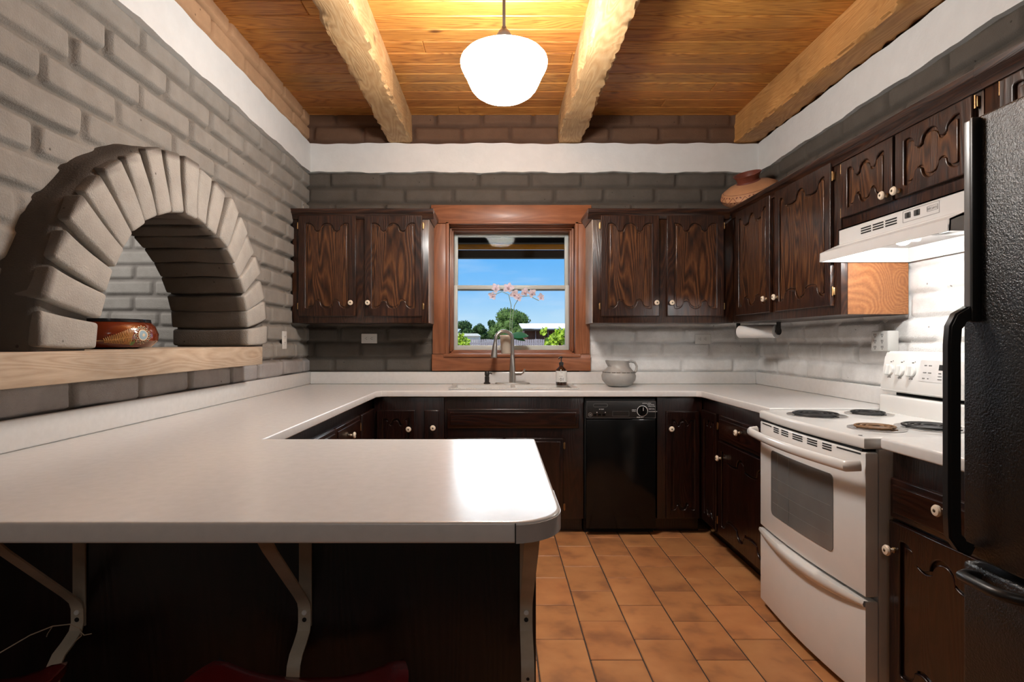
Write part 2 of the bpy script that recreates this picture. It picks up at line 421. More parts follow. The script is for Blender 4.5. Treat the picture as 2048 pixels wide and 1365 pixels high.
def shape2d(loops, depth, bev=0, seg=2):
    """A flat shape in the XY plane (holes allowed), thickness depth centred on z=0 -> mesh."""
    cu = bpy.data.curves.new('c', 'CURVE'); cu.dimensions = '2D'; cu.fill_mode = 'BOTH'
    cu.extrude = max(0, depth/2-bev); cu.bevel_depth = bev; cu.bevel_resolution = seg
    cu.offset = -bev
    for lp in loops:
        s = cu.splines.new('POLY'); s.points.add(len(lp)-1); s.use_cyclic_u = True
        for p, q in zip(s.points, lp): p.co = (q[0], q[1], 0, 1)
    o = bpy.data.objects.new('c', cu); COL.objects.link(o); bpy.context.view_layer.update()
    me = bpy.data.meshes.new_from_object(o.evaluated_get(DG()))
    bpy.data.objects.remove(o); bpy.data.curves.remove(cu)
    return me
def text_mesh(txt, size, depth=.0004, align='LEFT'):
    cu = bpy.data.curves.new('t', 'FONT'); cu.body = txt; cu.size = size; cu.extrude = depth; cu.align_x = align
    o = bpy.data.objects.new('t', cu); COL.objects.link(o); bpy.context.view_layer.update()
    me = bpy.data.meshes.new_from_object(o.evaluated_get(DG()))
    bpy.data.objects.remove(o); bpy.data.curves.remove(cu)
    return me
# maps the XY plane (z towards viewer) onto a front plane facing -y: x->x, y->z, z->-y
FRONT = Matrix(((1, 0, 0, 0), (0, 0, -1, 0), (0, 1, 0, 0), (0, 0, 0, 1)))
def front(x, y, z): return Matrix.Translation((x, y, z)) @ FRONT

# value noise
_rng = np.random.RandomState(3)
_tab = _rng.rand(256, 256)
def vnoise(u, v):
    iu = np.floor(u).astype(int); iv = np.floor(v).astype(int); fu = u-iu; fv = v-iv
    fu = fu*fu*(3-2*fu); fv = fv*fv*(3-2*fv)
    g = lambda a, b_: _tab[a % 256, b_ % 256]
    return (g(iu, iv)*(1-fu)+g(iu+1, iv)*fu)*(1-fv)+(g(iu, iv+1)*(1-fu)+g(iu+1, iv+1)*fu)*fv*1.0
def fbm(u, v, o=3):
    s = 0; a = 1; t = 0
    for k in range(o): s = s+a*vnoise(u*2**k+k*17.3, v*2**k+k*9.1); t += a; a *= .5
    return s/t

PZ = .1138; Z0 = 1.1085; PU = .366
def brick_field(u, v, uoff=0.0, seed=0, depth=.02, smear=.5):
    """height and mortar factor for coordinates along (u) and up (v) the wall"""
    w = .010*(fbm(u*3+seed, v*5, 2)-.5)*2; w2 = .007*(fbm(u*4+seed+40, v*6, 2)-.5)*2
    uu = u+w; vv = v+w2
    c = np.floor((vv-Z0)/PZ).astype(int)
    fv_ = (vv-Z0)-c*PZ
    so = np.where(c % 2 == 0, 0.0, PU/2)+(_tab[(c+seed*7) % 256, 11]-.5)*.07
    bu = (uu-uoff-so)/PU; bi = np.floor(bu).astype(int); fu_ = (bu-bi)*PU
    j0 = (_tab[(bi+seed) % 256, (c*3+5) % 256]-.5)*.03; j1 = (_tab[(bi+1+seed) % 256, (c*3+5) % 256]-.5)*.03
    du = np.minimum(fu_-j0, PU+j1-fu_)-.007; dv = np.minimum(fv_, PZ-fv_)-.006
    r = .022
    qx = np.maximum(r-du, 0); qy = np.maximum(r-dv, 0)
    d = r-np.sqrt(qx*qx+qy*qy)
    d = np.where((du > r) & (dv > r), r, d)
    g = np.clip(d/.013, 0, 1); g = g*g*(3-2*g)
    prot = (_tab[(bi*5+seed) % 256, (c*7+2) % 256]-.5)*.010
    sm = np.clip((fbm(u*2.3+seed*3+5, v*3.1+2, 3)-.42)*4, 0, 1)*smear
    gg = g*(1-sm*.75)+sm*.75
    h = depth*gg+prot*g*(1-sm*.6)+.004*(fbm(u*14, v*14, 3)-.5)
    return h, (1-g)*(1-sm)
def hf_wall(name, axis, plane, u0, u1, v0, v1, res, colfn, keep=None, seed=0, uoff=0, flip=False, depth=.02, extra=None, smear=.5):
    """axis 'x': wall runs along x at y=plane facing -y; 'y': runs along y at x=plane (flip: facing +x, else -x)"""
    nu = int((u1-u0)/res)+1; nv = int((v1-v0)/res)+1
    U, V = np.meshgrid(np.linspace(u0, u1, nu), np.linspace(v0, v1, nv), indexing='ij')
    h, mort = brick_field(U, V, uoff, seed, depth, smear)
    if extra is not None: h, mort = extra(U, V, h, mort)
    if axis == 'x': co = np.stack([U, plane-h, V], -1)
    else: co = np.stack([(plane+h) if flip else (plane-h), U, V], -1)
    idx = np.arange(nu*nv).reshape(nu, nv)
    q = np.stack([idx[:-1, :-1], idx[1:, :-1], idx[1:, 1:], idx[:-1, 1:]], -1).reshape(-1, 4)
    uc = ((U[:-1, :-1]+U[1:, 1:])/2).ravel(); vc = ((V[:-1, :-1]+V[1:, 1:])/2).ravel()
    if keep is not None: q = q[keep(uc, vc)]
    if axis == 'y' and not flip: q = q[:, ::-1]
    elif axis == 'y': pass
    me = bpy.data.meshes.new(name); me.vertices.add(nu*nv); me.vertices.foreach_set('co', co.reshape(-1).astype(np.float32))
    me.loops.add(q.size); me.loops.foreach_set('vertex_index', q.reshape(-1).astype(np.int32))
    me.polygons.add(len(q)); me.polygons.foreach_set('loop_start', np.arange(0, q.size, 4, dtype=np.int32))
    me.update(calc_edges=True); me.validate()
    paint, mortar = colfn(U, V)
    C = paint*(1-mort[..., None])+mortar*mort[..., None]
    C = np.concatenate([C, np.ones(C.shape[:2]+(1,))], -1)
    ca = me.color_attributes.new('Col', 'FLOAT_COLOR', 'POINT'); ca.data.foreach_set('color', C.reshape(-1).astype(np.float32))
    bm = bmesh.new(); bm.from_mesh(me); bmesh.ops.delete(bm, geom=[v for v in bm.verts if not v.link_faces], context='VERTS'); bm.to_mesh(me); bm.free()
    return link_mesh(name, me, M['adobe'], None, True, 180)
def const(U, c): return np.broadcast_to(np.array(c), U.shape+(3,)).copy()
def where3(mask, a, b_): return np.where(mask[..., None], a, b_)

XL, XR, YB, ZC = -1.42, 1.935, 4.205, 2.894
TAUPE = (.110, .096, .082); TAUPEM = (.078, .067, .056)
LGREY = (.29, .272, .247); LGREYM = (.20, .182, .16)
WHITEB = (.80, .795, .785); WHITEM = (.72, .715, .705)  # hood-lit brightness put into the brick colour under the right cabinets
BROWN = (.145, .080, .048); BROWNM = (.095, .052, .033)
# ================================================================== SETTING
# window rough opening in the back wall
WX0, WX1, WZ0, WZ1 = -.40, .59, 1.10, 2.135
def col_back(U, V):
    p = const(U, TAUPE); mo = const(U, TAUPEM)
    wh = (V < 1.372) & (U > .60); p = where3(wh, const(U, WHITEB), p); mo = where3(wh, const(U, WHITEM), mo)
    br = (V > 2.58) & (U > XL); p = where3(br, const(U, BROWN), p); mo = where3(br, const(U, BROWNM), mo)
    lr = U < XL; p = where3(lr, const(U, LGREY), p); mo = where3(lr, const(U, (.17, .155, .14)), mo)
    return p, mo
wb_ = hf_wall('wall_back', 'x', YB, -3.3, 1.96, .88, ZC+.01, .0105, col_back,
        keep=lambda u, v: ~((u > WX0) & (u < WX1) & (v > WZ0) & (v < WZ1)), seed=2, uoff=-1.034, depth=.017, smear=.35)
tag(wb_, kind='structure')
# left wall with the arch
AY, AZ, RI, RO = 2.366, 1.20, .55, .785
def extra_left(U, V, h, mort):
    r = np.sqrt((U-AY)**2+(V-AZ)**2)
    s = np.clip((RO+.10-r)/.10, 0, 1); s = s*s*(3-2*s)
    s = np.where(V > AZ-.02, s, 0)
    return h*(1-.5*s)+.012*s, mort*(1-s)
def col_left(U, V):
    p = const(U, LGREY); mo = const(U, LGREYM)
    lo = V < 1.12; p = where3(lo, const(U, (.37, .355, .35)), p); mo = where3(lo, const(U, (.19, .16, .135)), mo)
    hi = V > 2.58; p = where3(hi, const(U, (.50, .30, .17)), p); mo = where3(hi, const(U, (.30, .17, .09)), mo)  # warm reflected light put into the tan of the upper bricks
    return p, mo
wl_ = hf_wall('wall_left', 'y', XL, .75, YB, .88, ZC+.01, .0085, col_left,
        keep=lambda u, v: ~(((u-AY)**2+(v-AZ)**2 < (RO-.06)**2) & (v > AZ-.09)), seed=5, uoff=1.70-.366*4, flip=True, depth=.026, extra=extra_left, smear=.5)
tag(wl_, kind='structure')
def col_right(U, V):
    p = const(U, TAUPE); mo = const(U, TAUPEM)
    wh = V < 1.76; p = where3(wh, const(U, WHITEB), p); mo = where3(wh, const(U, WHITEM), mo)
    hi = V > 2.58; p = where3(hi, const(U, BROWN), p); mo = where3(hi, const(U, BROWNM), mo)
    return p, mo
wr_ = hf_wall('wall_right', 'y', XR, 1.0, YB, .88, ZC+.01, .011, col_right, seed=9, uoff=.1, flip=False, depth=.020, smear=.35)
tag(wr_, kind='structure')

# arch ring of protruding adobe voussoirs, part of the left wall
def adobe_paint(o, paint):
    me = o.data; ca = me.color_attributes.new('Col', 'FLOAT_COLOR', 'POINT')
    ca.data.foreach_set('color', np.tile(np.array((*paint, 1.0), dtype=np.float32), len(me.vertices)))
ring = MB(); NV = 19
for i in range(NV):
    th = PI*(i+.5)/NV
    t = bmesh.new(); bmesh.ops.create_cube(t, size=1)
    rnd = random.uniform
    L = (RO-RI)+rnd(-.008, .010); wdt0 = .085+rnd(-.003, .003); wdt1 = .103+rnd(-.006, .005)
    x0, x1 = -1.668, -1.272+rnd(-.010, .008)
    for v in t.verts:
        rr = RI+rnd(-.004, .004)+(v.co.z+.5)*L
        tt = v.co.y*(wdt0+(wdt1-wdt0)*(v.co.z+.5))
        v.co = Vector((x0 if v.co.x < 0 else x1, tt, rr))
    bmesh.ops.bevel(t, geom=t.edges[:], offset=.011, segments=3, affect='EDGES', profile=.5)
    bmesh.ops.subdivide_edges(t, edges=[e for e in t.edges if e.calc_length() > .1], cuts=9, use_grid_fill=True)
    for v in t.verts:
        k = .0022; p = v.co*16+Vector((i*3.1, 0, 0))
        v.co += Vector((math.sin(p.y*2+p.z*1.3+i), math.sin(p.x*1.2+p.z+i*2), math.sin(p.x+p.y*2+i*1.7)))*k
    rot = Matrix.Rotation(-(th-PI/2)+rnd(-.012, .012), 4, 'X')   # local z -> radial in YZ
    bmesh.ops.transform(t, matrix=Matrix.Translation((0, AY, AZ)) @ rot, verts=t.verts[:])
    ring._merge(t)
o = ring.build('arch_voussoirs', M['adobe'], wl_, sharp=60); tag(o, kind='structure')
# fronts painted; past the ragged edge the brown holds shade of soffit and sides
co = np.empty(len(o.data.vertices)*3, dtype=np.float32); o.data.vertices.foreach_get('co', co); co = co.reshape(-1, 3)
pe = np.clip((co[:, 0]-(-1.312+.010*np.sin(co[:, 1]*40)))/.018, 0, 1)
rr_ = np.sqrt((co[:, 1]-AY)**2+(co[:, 2]-AZ)**2); pe = (pe*np.clip((RO-.004+.006*np.sin(co[:, 2]*60)-rr_)/.010, 0, 1))[:, None]
cc = np.concatenate([np.array((.40, .38, .345))*pe+np.array((.125, .108, .094))*(1-pe), np.ones((len(co), 1))], 1)
ca = o.data.color_attributes.new('Col', 'FLOAT_COLOR', 'POINT'); ca.data.foreach_set('color', cc.astype(np.float32).ravel())
mr = MB(); seg = 72; prof = []
def ringpt(r, k): a = PI*k/seg; return (AY+r*math.cos(a), AZ+r*math.sin(a))
t = bmesh.new(); rows = []
ROWS = ((RI+.022, -1.655), (RI+.022, -1.305), (RO-.05, -1.300), (RO-.018, -1.298), (RO-.004, -1.305), (RO+.008, -1.318), (RO+.010, -1.35), (RO+.016, -1.395), (RO+.026, -1.44))
for (r, x) in ROWS:
    rows.append([t.verts.new((x, *ringpt(r+.004*math.sin(k*.9+r*30), k-0.0))) for k in range(seg+1)])
for a, b_ in zip(rows, rows[1:]):
    for k in range(seg): t.faces.new((a[k], a[k+1], b_[k+1], b_[k]))
bmesh.ops.recalc_face_normals(t, faces=t.faces[:]); mr._merge(t)
o = mr.build('arch_mortar', M['adobe'], wl_, sharp=80); tag(o, kind='structure')
cols = []
for q in range(len(ROWS)):      # grey on the front; shade painted dark on the ring's outer side
    c3 = (.15, .13, .115) if q == 0 else ((.21, .19, .17) if q < 3 else ((.15, .13, .11) if q == 3 else ((.07, .059, .050) if q < 8 else (.16, .145, .13))))
    cols += [(*c3, 1.0)]*(seg+1)
ca = o.data.color_attributes.new('Col', 'FLOAT_COLOR', 'POINT'); ca.data.foreach_set('color', np.array(cols, dtype=np.float32).ravel())
# far face of that wall, in the next room, with the arch opening
hole = [(AY+(RO-.02)*math.cos(PI*k/40), AZ+(RO-.02)*math.sin(PI*k/40)) for k in range(41)]
me = shape2d([[(-2.5, 0), (YB, 0), (YB, ZC), (-2.5, ZC)], hole], .02)
wf = MB(); wf.mesh(me, Matrix(((0, 0, 1, -1.655), (1, 0, 0, 0), (0, 1, 0, 0), (0, 0, 0, 1))))
tag(wf.build('wall_hall', M['plaster']), kind='structure')
# plain lower and rear stretches of wall
w = MB(); w.box(-1.60, XL+.001, -2.5, YB, 0, .89); w.box(-1.60, XL+.001, -2.5, .76, .885, ZC)
tag(w.build('wall_left', M['plaster']), kind='structure')
w = MB(); w.box(-4.6, XR+.1, YB, YB+.2, 0, .885); w.box(-4.6, -3.29, YB, YB+.2, .88, ZC); tag(w.build('wall_back', M['plaster']), kind='structure')
w = MB(); w.box(XR-.001, XR+.15, -2.5, YB+.2, 0, .885); w.box(XR-.001, XR+.15, -2.5, 1.01, .88, ZC); w.box(XR+.02, XR+.15, 1, YB+.2, .88, ZC)
tag(w.build('wall_right', M['plaster']), kind='structure')
w = MB(); w.box(-4.7, XR+.15, -2.62, -2.5, 0, ZC); tag(w.build('wall_rear', M['plaster']), kind='structure')
w = MB(); w.box(-4.72, -4.6, -2.62, YB+.2, 0, ZC); tag(w.build('wall_far_left', M['plaster']), kind='structure')
# masonry behind the brick skin, around the window
w = MB(); yb = YB+.012
w.box(-3.3, WX0-.015, yb, YB+.26, .88, ZC); w.box(WX1+.015, XR+.1, yb, YB+.26, .88, ZC)
w.box(WX0-.02, WX1+.02, yb, YB+.26, .88, WZ0-.02); w.box(WX0-.02, WX1+.02, yb, YB+.26, WZ1+.02, ZC)
tag(w.build('wall_back', M['plaster']), kind='structure')

# floor: one slab with separate tiles
fl = bmesh.new()
def tinted(bmx, boxes, name, mats):
    mb = MB(); tints = []
    for (x0, x1, y0, y1, z0, z1, bev, tint) in boxes:
        n0 = len(mb.bm.verts); mb.box(x0, x1, y0, y1, z0, z1, bev, 1); tints += [tint]*(len(mb.bm.verts)-n0)
    o = mb.build(name, mats, None, sharp=25)
    ca = o.data.color_attributes.new('Tint', 'FLOAT_COLOR', 'POINT')
    ca.data.foreach_set('color', np.array([(*t, 1) for t in tints], dtype=np.float32).ravel())
    return o
tb = []; TW, TL = .2043, .303
for i in range(-8, 10):
    x0 = .150+i*TW
    yo = 2.3455 if i % 2 == 0 else 2.194
    for j in range(-9, 8):
        y0 = yo+j*TL
        if y0 > YB or x0 > XR: continue
        g = .0028; s = random.uniform(.90, 1.10); s2 = random.uniform(.95, 1.03)
        tb.append((x0+g, x0+TW-g, y0+g, y0+TL-g, -.012, random.uniform(-.0006, .0006), .0025, (s, s*s2, s*s2*.97)))
floor = tinted(None, tb, 'floor', M['tile']); tag(floor, kind='structure')
g = MB(); g.box(-4.7, XR+.15, -2.6, YB+.2, -.06, -.003); o = g.build('floor_grout', M['grout'], floor); tag(o, kind='structure')
# pine plank ceiling
cb = []; y = YB-.034-.1262*55
edges_y = [4.171-.1262*k for k in range(54)]
xs_all = []
for k, ye in enumerate(edges_y):
    x = -4.6
    cuts = sorted(random.uniform(-4.4, 1.8) for _ in range(2))
    ends = [-4.6]+cuts+[XR+.1]
    for a, b_ in zip(ends, ends[1:]):
        s = random.uniform(.74, 1.12); t2 = random.uniform(.88, 1.05)
        cb.append((a+.0006, b_-.0006, ye-.1262+.0030, ye-.0030, ZC, ZC+.02, .0040, (s, s*t2, s*t2*.95)))
cb.append((-4.6, XR+.1, 4.1722, YB+.2, ZC, ZC+.02, .003, (.9, .88, .85)))
ceil = tinted(None, cb, 'ceiling', M['plank']); tag(ceil, kind='structure')
g = MB(); g.box(-4.7, XR+.2, -2.7, YB+.3, ZC+.008, ZC+.12); o = g.build('ceiling_deck', M['blackgap'], ceil); tag(o, kind='structure')

# white painted bands under the beams (uneven hand-painted edges)
def band(name, axis, plane, a, b_, z0, z1, out):
    n = 160; t = bmesh.new(); rows = [[], [], [], []]
    for k in range(n+1):
        u = a+(b_-a)*k/n
        e0 = .004*(math.sin(u*9.1)+math.sin(u*23+1)*.7+math.sin(u*61)*.35); e1 = .0035*(math.sin(u*8+2)+math.sin(u*31)*.7)
        for r, (d, z) in enumerate(((0, z0+e0), (out, z0+e0+.003), (out, z1+e1-.003), (0, z1+e1))):
            p = (u, plane+d, z) if axis == 'x' else (plane+d, u, z)
            rows[r].append(t.verts.new(p))
    for r in range(3):
        for k in range(n): t.faces.new((rows[r][k], rows[r][k+1], rows[r+1][k+1], rows[r+1][k]))
    bmesh.ops.recalc_face_normals(t, faces=t.faces[:])
    m = MB(); m._merge(t); o = m.build(name, M['white_trim']); tag(o, kind='structure'); return o
band('trim_1', 'y', XL, -2.5, YB-.005, 2.467, 2.684, .040)
band('trim_2', 'x', YB, XL, XR, 2.467, 2.684, -.030)
band('trim_3', 'y', XR, -2.5, YB-.005, 2.467, 2.684, -.030)

# hewn ceiling beams
def beam(x0, x1, z0, z1, label, seed):
    n = 220; t = bmesh.new(); y0, y1 = -2.45, YB-.005
    c = .009
    base = [(x0, z1), (x0, z0+c*1.6), (x0+c*.5, z0+c*.6), (x0+c*1.5, z0), (x0+(x1-x0)*.33, z0-.001), (x0+(x1-x0)*.66, z0-.001), (x1-c*1.5, z0), (x1-c*.5, z0+c*.6), (x1, z0+c*1.6), (x1, z1)]
    rings = []
    for k in range(n+1):
        y = y0+(y1-y0)*k/n; ring = []
        for q, (x, z) in enumerate(base):
            if q in (0, 9): dx = dz = 0
            else:
                edge = 1.0 if q in (1, 2, 3, 6, 7, 8) else .25
                f = vnoise(np.array([y*9+q//4*50+seed]), np.array([q//5*3.3+seed]))[0]-.5
                f2 = vnoise(np.array([y*31+q//4*20+seed]), np.array([q*1.7]))[0]-.5
                dx = (f*.020+f2*.022)*edge*(1 if x < (x0+x1)/2 else -1); dz = abs(f)*.012*edge+f2*.011*edge
            ring.append(t.verts.new((x+dx, y, z+dz)))
        rings.append(ring)
    for a, b_ in zip(rings, rings[1:]):
        for q in range(len(base)-1): t.faces.new((a[q], a[q+1], b_[q+1], b_[q]))
        t.faces.new((a[-1], a[0], b_[0], b_[-1]))
    t.faces.new(rings[0]); t.faces.new(rings[-1][::-1])
    bmesh.ops.recalc_face_normals(t, faces=t.faces[:])
    m = MB(); m._merge(t); o = m.build('ceiling_beam', M['beam' if x0 < 1.5 else 'beamorange'], sharp=28)
    tag(o, label, 'beam', 'hewn beams across the ceiling')
beam(-.807, -.640, 2.690, ZC-.001, 'rough-hewn pine ceiling beam left of the pendant lamp', 3)
beam(.442, .608, 2.690, ZC-.001, 'rough-hewn pine ceiling beam right of the pendant lamp', 11)
beam(1.745, XR-.02, 2.690, ZC-.001, 'rough-hewn pine beam along the right wall above the white band', 23)

# wooden ledge under the arch
m = MB(); m.box(-1.72, -1.268, .70, 3.06, 1.105, 1.200, .005)
tag(m.build('wooden_ledge', M['ledge']), 'thick pale wooden ledge under the brick arch', 'ledge')

# ================================================================== WINDOW
win = thing('window_1', None, None, (.095, YB-.03, 1.0)); tag(win, kind='structure')
cx0, cx1, cz0, cz1 = -.482, .668, 1.012, 2.225
ox0, ox1, oz0, oz1 = -.372, .570, 1.135, 2.088
m = MB(); yf, yk = YB-.050, YB-.010
m.box(cx0-.01, cx1+.01, yf, yk, oz1+.002, cz1, .003); o = m.build('window_casing', M['cherryX'], win, world=True)
m = MB(); m.box(cx0, ox0-.012, yf+.003, yk, oz0, oz1, .003); m.box(ox1+.012, cx1, yf+.003, yk, oz0, oz1, .003); m.build('window_casing', M['cherryZ'], win, world=True)
m = MB(); m.box(cx0-.005, cx1+.005, yf, yk, cz0, oz0-.002, .003); m.build('window_casing', M['cherryX'], win, world=True)
# inner stop bead of the casing, lighter edge
m = MB()
for (a, b_, c_, d) in ((ox0-.014, ox0+.010, oz0-.012, oz1+.012), (ox1-.010, ox1+.014, oz0-.012, oz1+.012)): m.box(a, b_, yf-.006, YB+.05, c_, d, .003)
m.build('jamb', M['cherryZ'], win, world=True)
m = MB(); m.box(ox0-.014, ox1+.014, yf-.006, YB+.05, oz1-.002, oz1+.014, .003); m.box(ox0-.03, ox1+.03, yf-.012, YB+.10, oz0-.022, oz0+.002, .004)
m.build('window_stool', M['cherryX'], win, world=True)
# stepped wooden jambs going back to the sash
m = MB()
steps = [(0.010, .05, .09), (.024, .085, .13), (.034, .12, .17)]
for ins, ya, yb_ in steps:
    m.box(ox0-.02, ox0+ins, YB+ya-.05, YB+yb_, oz0-.01, oz1+.01, .002); m.box(ox1-ins, ox1+.02, YB+ya-.05, YB+yb_, oz0-.01, oz1+.01, .002)
m.build('window_frame', M['cherryZ'], win, world=True)
m = MB()
for ins, ya, yb_ in steps:
    m.box(ox0, ox1, YB+ya-.05, YB+yb_, oz1-ins*.9, oz1+.01, .002); m.box(ox0, ox1, YB+ya-.05, YB+yb_, oz0-.02, oz0+ins*.8, .002)
m.build('window_frame', M['cherryX'], win, world=True)
gx0, gx1 = -.318, .515; gz0, gz1 = 1.190, 2.035; zm = 1.640
def sash(y0, z0, z1, nm, zb, zt):
    s = MB(); wdt = .030
    s.box(gx0-.022, gx0+.006, y0, y0+.03, z0, z1, .003); s.box(gx1-.006, gx1+.022, y0, y0+.03, z0, z1, .003)
    s.box(gx0, gx1, y0, y0+.03, z0, z0+zb, .003); s.box(gx0, gx1, y0, y0+.03, z1-zt, z1, .003)
    o = s.build(nm, M['sash'], win, world=True)
    g = MB(); g.box(gx0, gx1, y0+.013, y0+.015, z0+.01, z1-.01); gg = g.build('glass_pane', M['glass'], o)
    gg.location = (0, 0, 0); gg.data.transform(Matrix.Translation(-Vector(win.location)))
    return o
sash(YB+.135, gz0-.036, zm+.016, 'lower_sash', .043, .030)
sash(YB+.170, zm-.022, gz1+.032, 'upper_sash', .03, .036)

# ================================================================== COUNTERTOP
CTZ = .915; CTH = .038
ct = thing('countertop', 'white laminate countertop running from the peninsula round under the window', 'countertop', (.117, .9875, CTZ))
arc = [(.117-.098+.098*math.cos(a), 1.0855+.098*math.sin(a)) for a in [-PI/2+PI/2*k/14 for k in range(15)]]
outl = [(-1.40, .9875)]+arc+[(.117, 1.829), (-.76, 1.829), (-.76, 3.545), (-.735, 3.585), (1.245, 3.585), (1.27, 3.560), (1.27, 2.668), (1.905, 2.668), (1.905, 4.185), (-1.40, 4.185)]
SX0, SX1, SY0, SY1 = -.30, .50, 3.725, 4.02
sinkhole = [(SX0, SY0), (SX1, SY0), (SX1, SY1), (SX0, SY1)]
me = shape2d([outl, sinkhole], CTH, .006, 3)
m = MB(); m.mesh(me, Matrix.Translation((0, 0, CTZ-CTH/2))); m.build('worktop', M['laminate'], ct, world=True)
m = MB(); m.box(-1.402, -1.378, .9875, 4.187, CTZ+.0005, 1.006, .006, 3); m.build('backsplash', M['laminate'], ct, world=True)
m = MB(); m.box(-1.378, 1.885, 4.163, 4.187, CTZ+.0005, 1.004, .006, 3); m.build('backsplash', M['laminate'], ct, world=True)
m = MB(); m.box(1.884, 1.908, 2.668, 4.187, CTZ+.0005, 1.004, .006, 3); m.build('backsplash', M['laminate'], ct, world=True)
# curved laminate edge strip at the rounded corner, with its dark seam
m = MB(); ed = [(.117-.0985+.0990*math.cos(a), 1.0855+.0990*math.sin(a), CTZ-CTH/2-.002) for a in [-PI/2+.12+(PI/2-.12)*k/16 for k in range(17)]]+[(.1176, 1.22, CTZ-CTH/2-.002)]
m.tube(ed, 0, flat=(CTH-.006, .0016, (0, 0, 1))); m.mi = 1
sx, sy = ed[0][0]-.001, ed[0][1]-.0003
m.box(sx-.0009, sx+.0009, sy-.0012, sy+.004, CTZ-CTH+.001, CTZ-.002)
m.build('edge_strip', [plain('corner_edge_laminate', (.42, .40, .385), .3), M['blackgap']], ct, world=True)
# short counter between range and refrigerator
c2 = thing('countertop', 'short white countertop between the stove and the black refrigerator', 'countertop', (1.25, 1.38, CTZ))
rc = [(1.245+.03-.03*math.cos(a), 1.873-.03+.03*math.sin(a)) for a in [PI/2*k/8 for k in range(9)]]
me = shape2d([[(1.245, 1.395)]+rc+[(1.905, 1.873), (1.905, 1.395)]], CTH, .008, 3)
m = MB(); m.mesh(me, Matrix.Translation((0, 0, CTZ-CTH/2))); m.build('worktop', M['laminate'], c2, world=True)
m = MB(); m.box(1.884, 1.908, 1.395, 1.873, CTZ+.0005, 1.004, .006, 3); m.build('backsplash', M['laminate'], c2, world=True)

# sink
sk = thing('kitchen_sink', 'white double-bowl drop-in sink set under the window', 'sink', (.1, 3.9, CTZ))
m = MB()
rimo = [(-.325, 3.698), (.523, 3.698), (.523, 4.13), (-.325, 4.13)]
bl = [(-.285, 3.735), (.085, 3.735), (.085, 4.005), (-.285, 4.005)]; br = [(.115, 3.735), (.485, 3.735), (.485, 4.005), (.115, 4.005)]
me = shape2d([rimo, bl, br], .008, .003, 2); m.mesh(me, Matrix.Translation((0, 0, CTZ+.0045)))
m.build('sink_rim', plain('speckled_sink', (.50, .50, .48), .35, nscale=300, namt=.35), sk, world=True)
for q in (bl, br):
    m = MB(); x0, y0 = q[0]; x1, y1 = q[2]; zt, zb = CTZ+.004, CTZ-.17
    m.box(x0-.004, x0, y0, y1, zb, zt); m.box(x1, x1+.004, y0, y1, zb, zt); m.box(x0, x1, y0-.004, y0, zb, zt); m.box(x0, x1, y1, y1+.004, zb, zt); m.box(x0, x1, y0, y1, zb-.004, zb)
    m.mi = 1; m.cyl(((x0+x1)/2, (y0+y1)/2, zb), ((x0+x1)/2, (y0+y1)/2, zb+.003), .04)
    m.build('basin', [M['enamel'], M['nickel']], sk, world=True)

# faucet
fz = CTZ+.0095
fa = thing('faucet', 'brushed nickel gooseneck faucet behind the sink', 'faucet', (.10, 4.07, fz))
m = MB()
t = bmesh.new(); bmesh.ops.create_cone(t, cap_ends=True, segments=40, radius1=1, radius2=.94, depth=1)
for v in t.verts: v.co = Vector((.10+v.co.x*.128, 4.07+v.co.y*.030, fz+.004+v.co.z*.008))
m._merge(t); m.build('base_plate', M['nickel'], fa, world=True)
m = MB(); m.lathe([(0, 0), (.024, 0), (.0235, .06), (.020, .12), (.0165, .18), (.0125, .20)], (.10, 4.07, fz+.006)); m.build('body', M['nickel'], fa, world=True)
zc_ = fz+.315; pts = [(.10, 4.07, fz+.19), (.10, 4.07, fz+.25), (.10, 4.07, zc_)]
R_ = .060
pts += [(.10-R_+R_*math.cos(a), 4.07-.3*R_*(1-math.cos(a)), zc_+R_*math.sin(a)) for a in [PI*k/18*.97 for k in range(1, 19)]]
lastp = pts[-1]; pts.append((lastp[0]-.004, lastp[1]-.002, lastp[2]-.035))
m = MB(); m.tube(pts, .0125, 20); m.build('gooseneck', M['nickel'], fa, world=True)
m = MB(); a = Vector(pts[-1]); d = Vector((-.09, -.03, -1)).normalized()
m.cyl(a+d*-.01, a+d*.015, .0135, .0165); m.cyl(a+d*.015, a+d*.095, .0165, .0235); m.cyl(a+d*.095, a+d*.100, .0235, .021); m.build('spray_head', M['nickel'], fa, world=True)
m = MB(); m.cyl((.115, 4.07, fz+.075), (.165, 4.07, fz+.075), .015); m.tube([(.155, 4.07, fz+.075), (.175, 4.068, fz+.080), (.188, 4.064, fz+.105)], [.013, .009, .006], 12); m.build('lever', M['nickel'], fa, world=True)
sd = thing('soap_dispenser', 'small dark bronze soap pump left of the faucet', 'soap dispenser', (-.082, 4.06, fz))
m = MB(); m.lathe([(0, 0), (.024, 0), (.024, .006), (.016, .014), (.0165, .050), (.013, .055), (.017, .062), (.017, .082), (.012, .090), (0, .090)], (-.082, 4.06, fz)); m.build('pump_body', M['bronze'], sd, world=True)
m = MB(); m.tube([(-.08, 4.06, fz+.075), (-.055, 4.052, fz+.077), (-.046, 4.05, fz+.071)], .006, 10); m.build('spout', M['bronze'], sd, world=True)

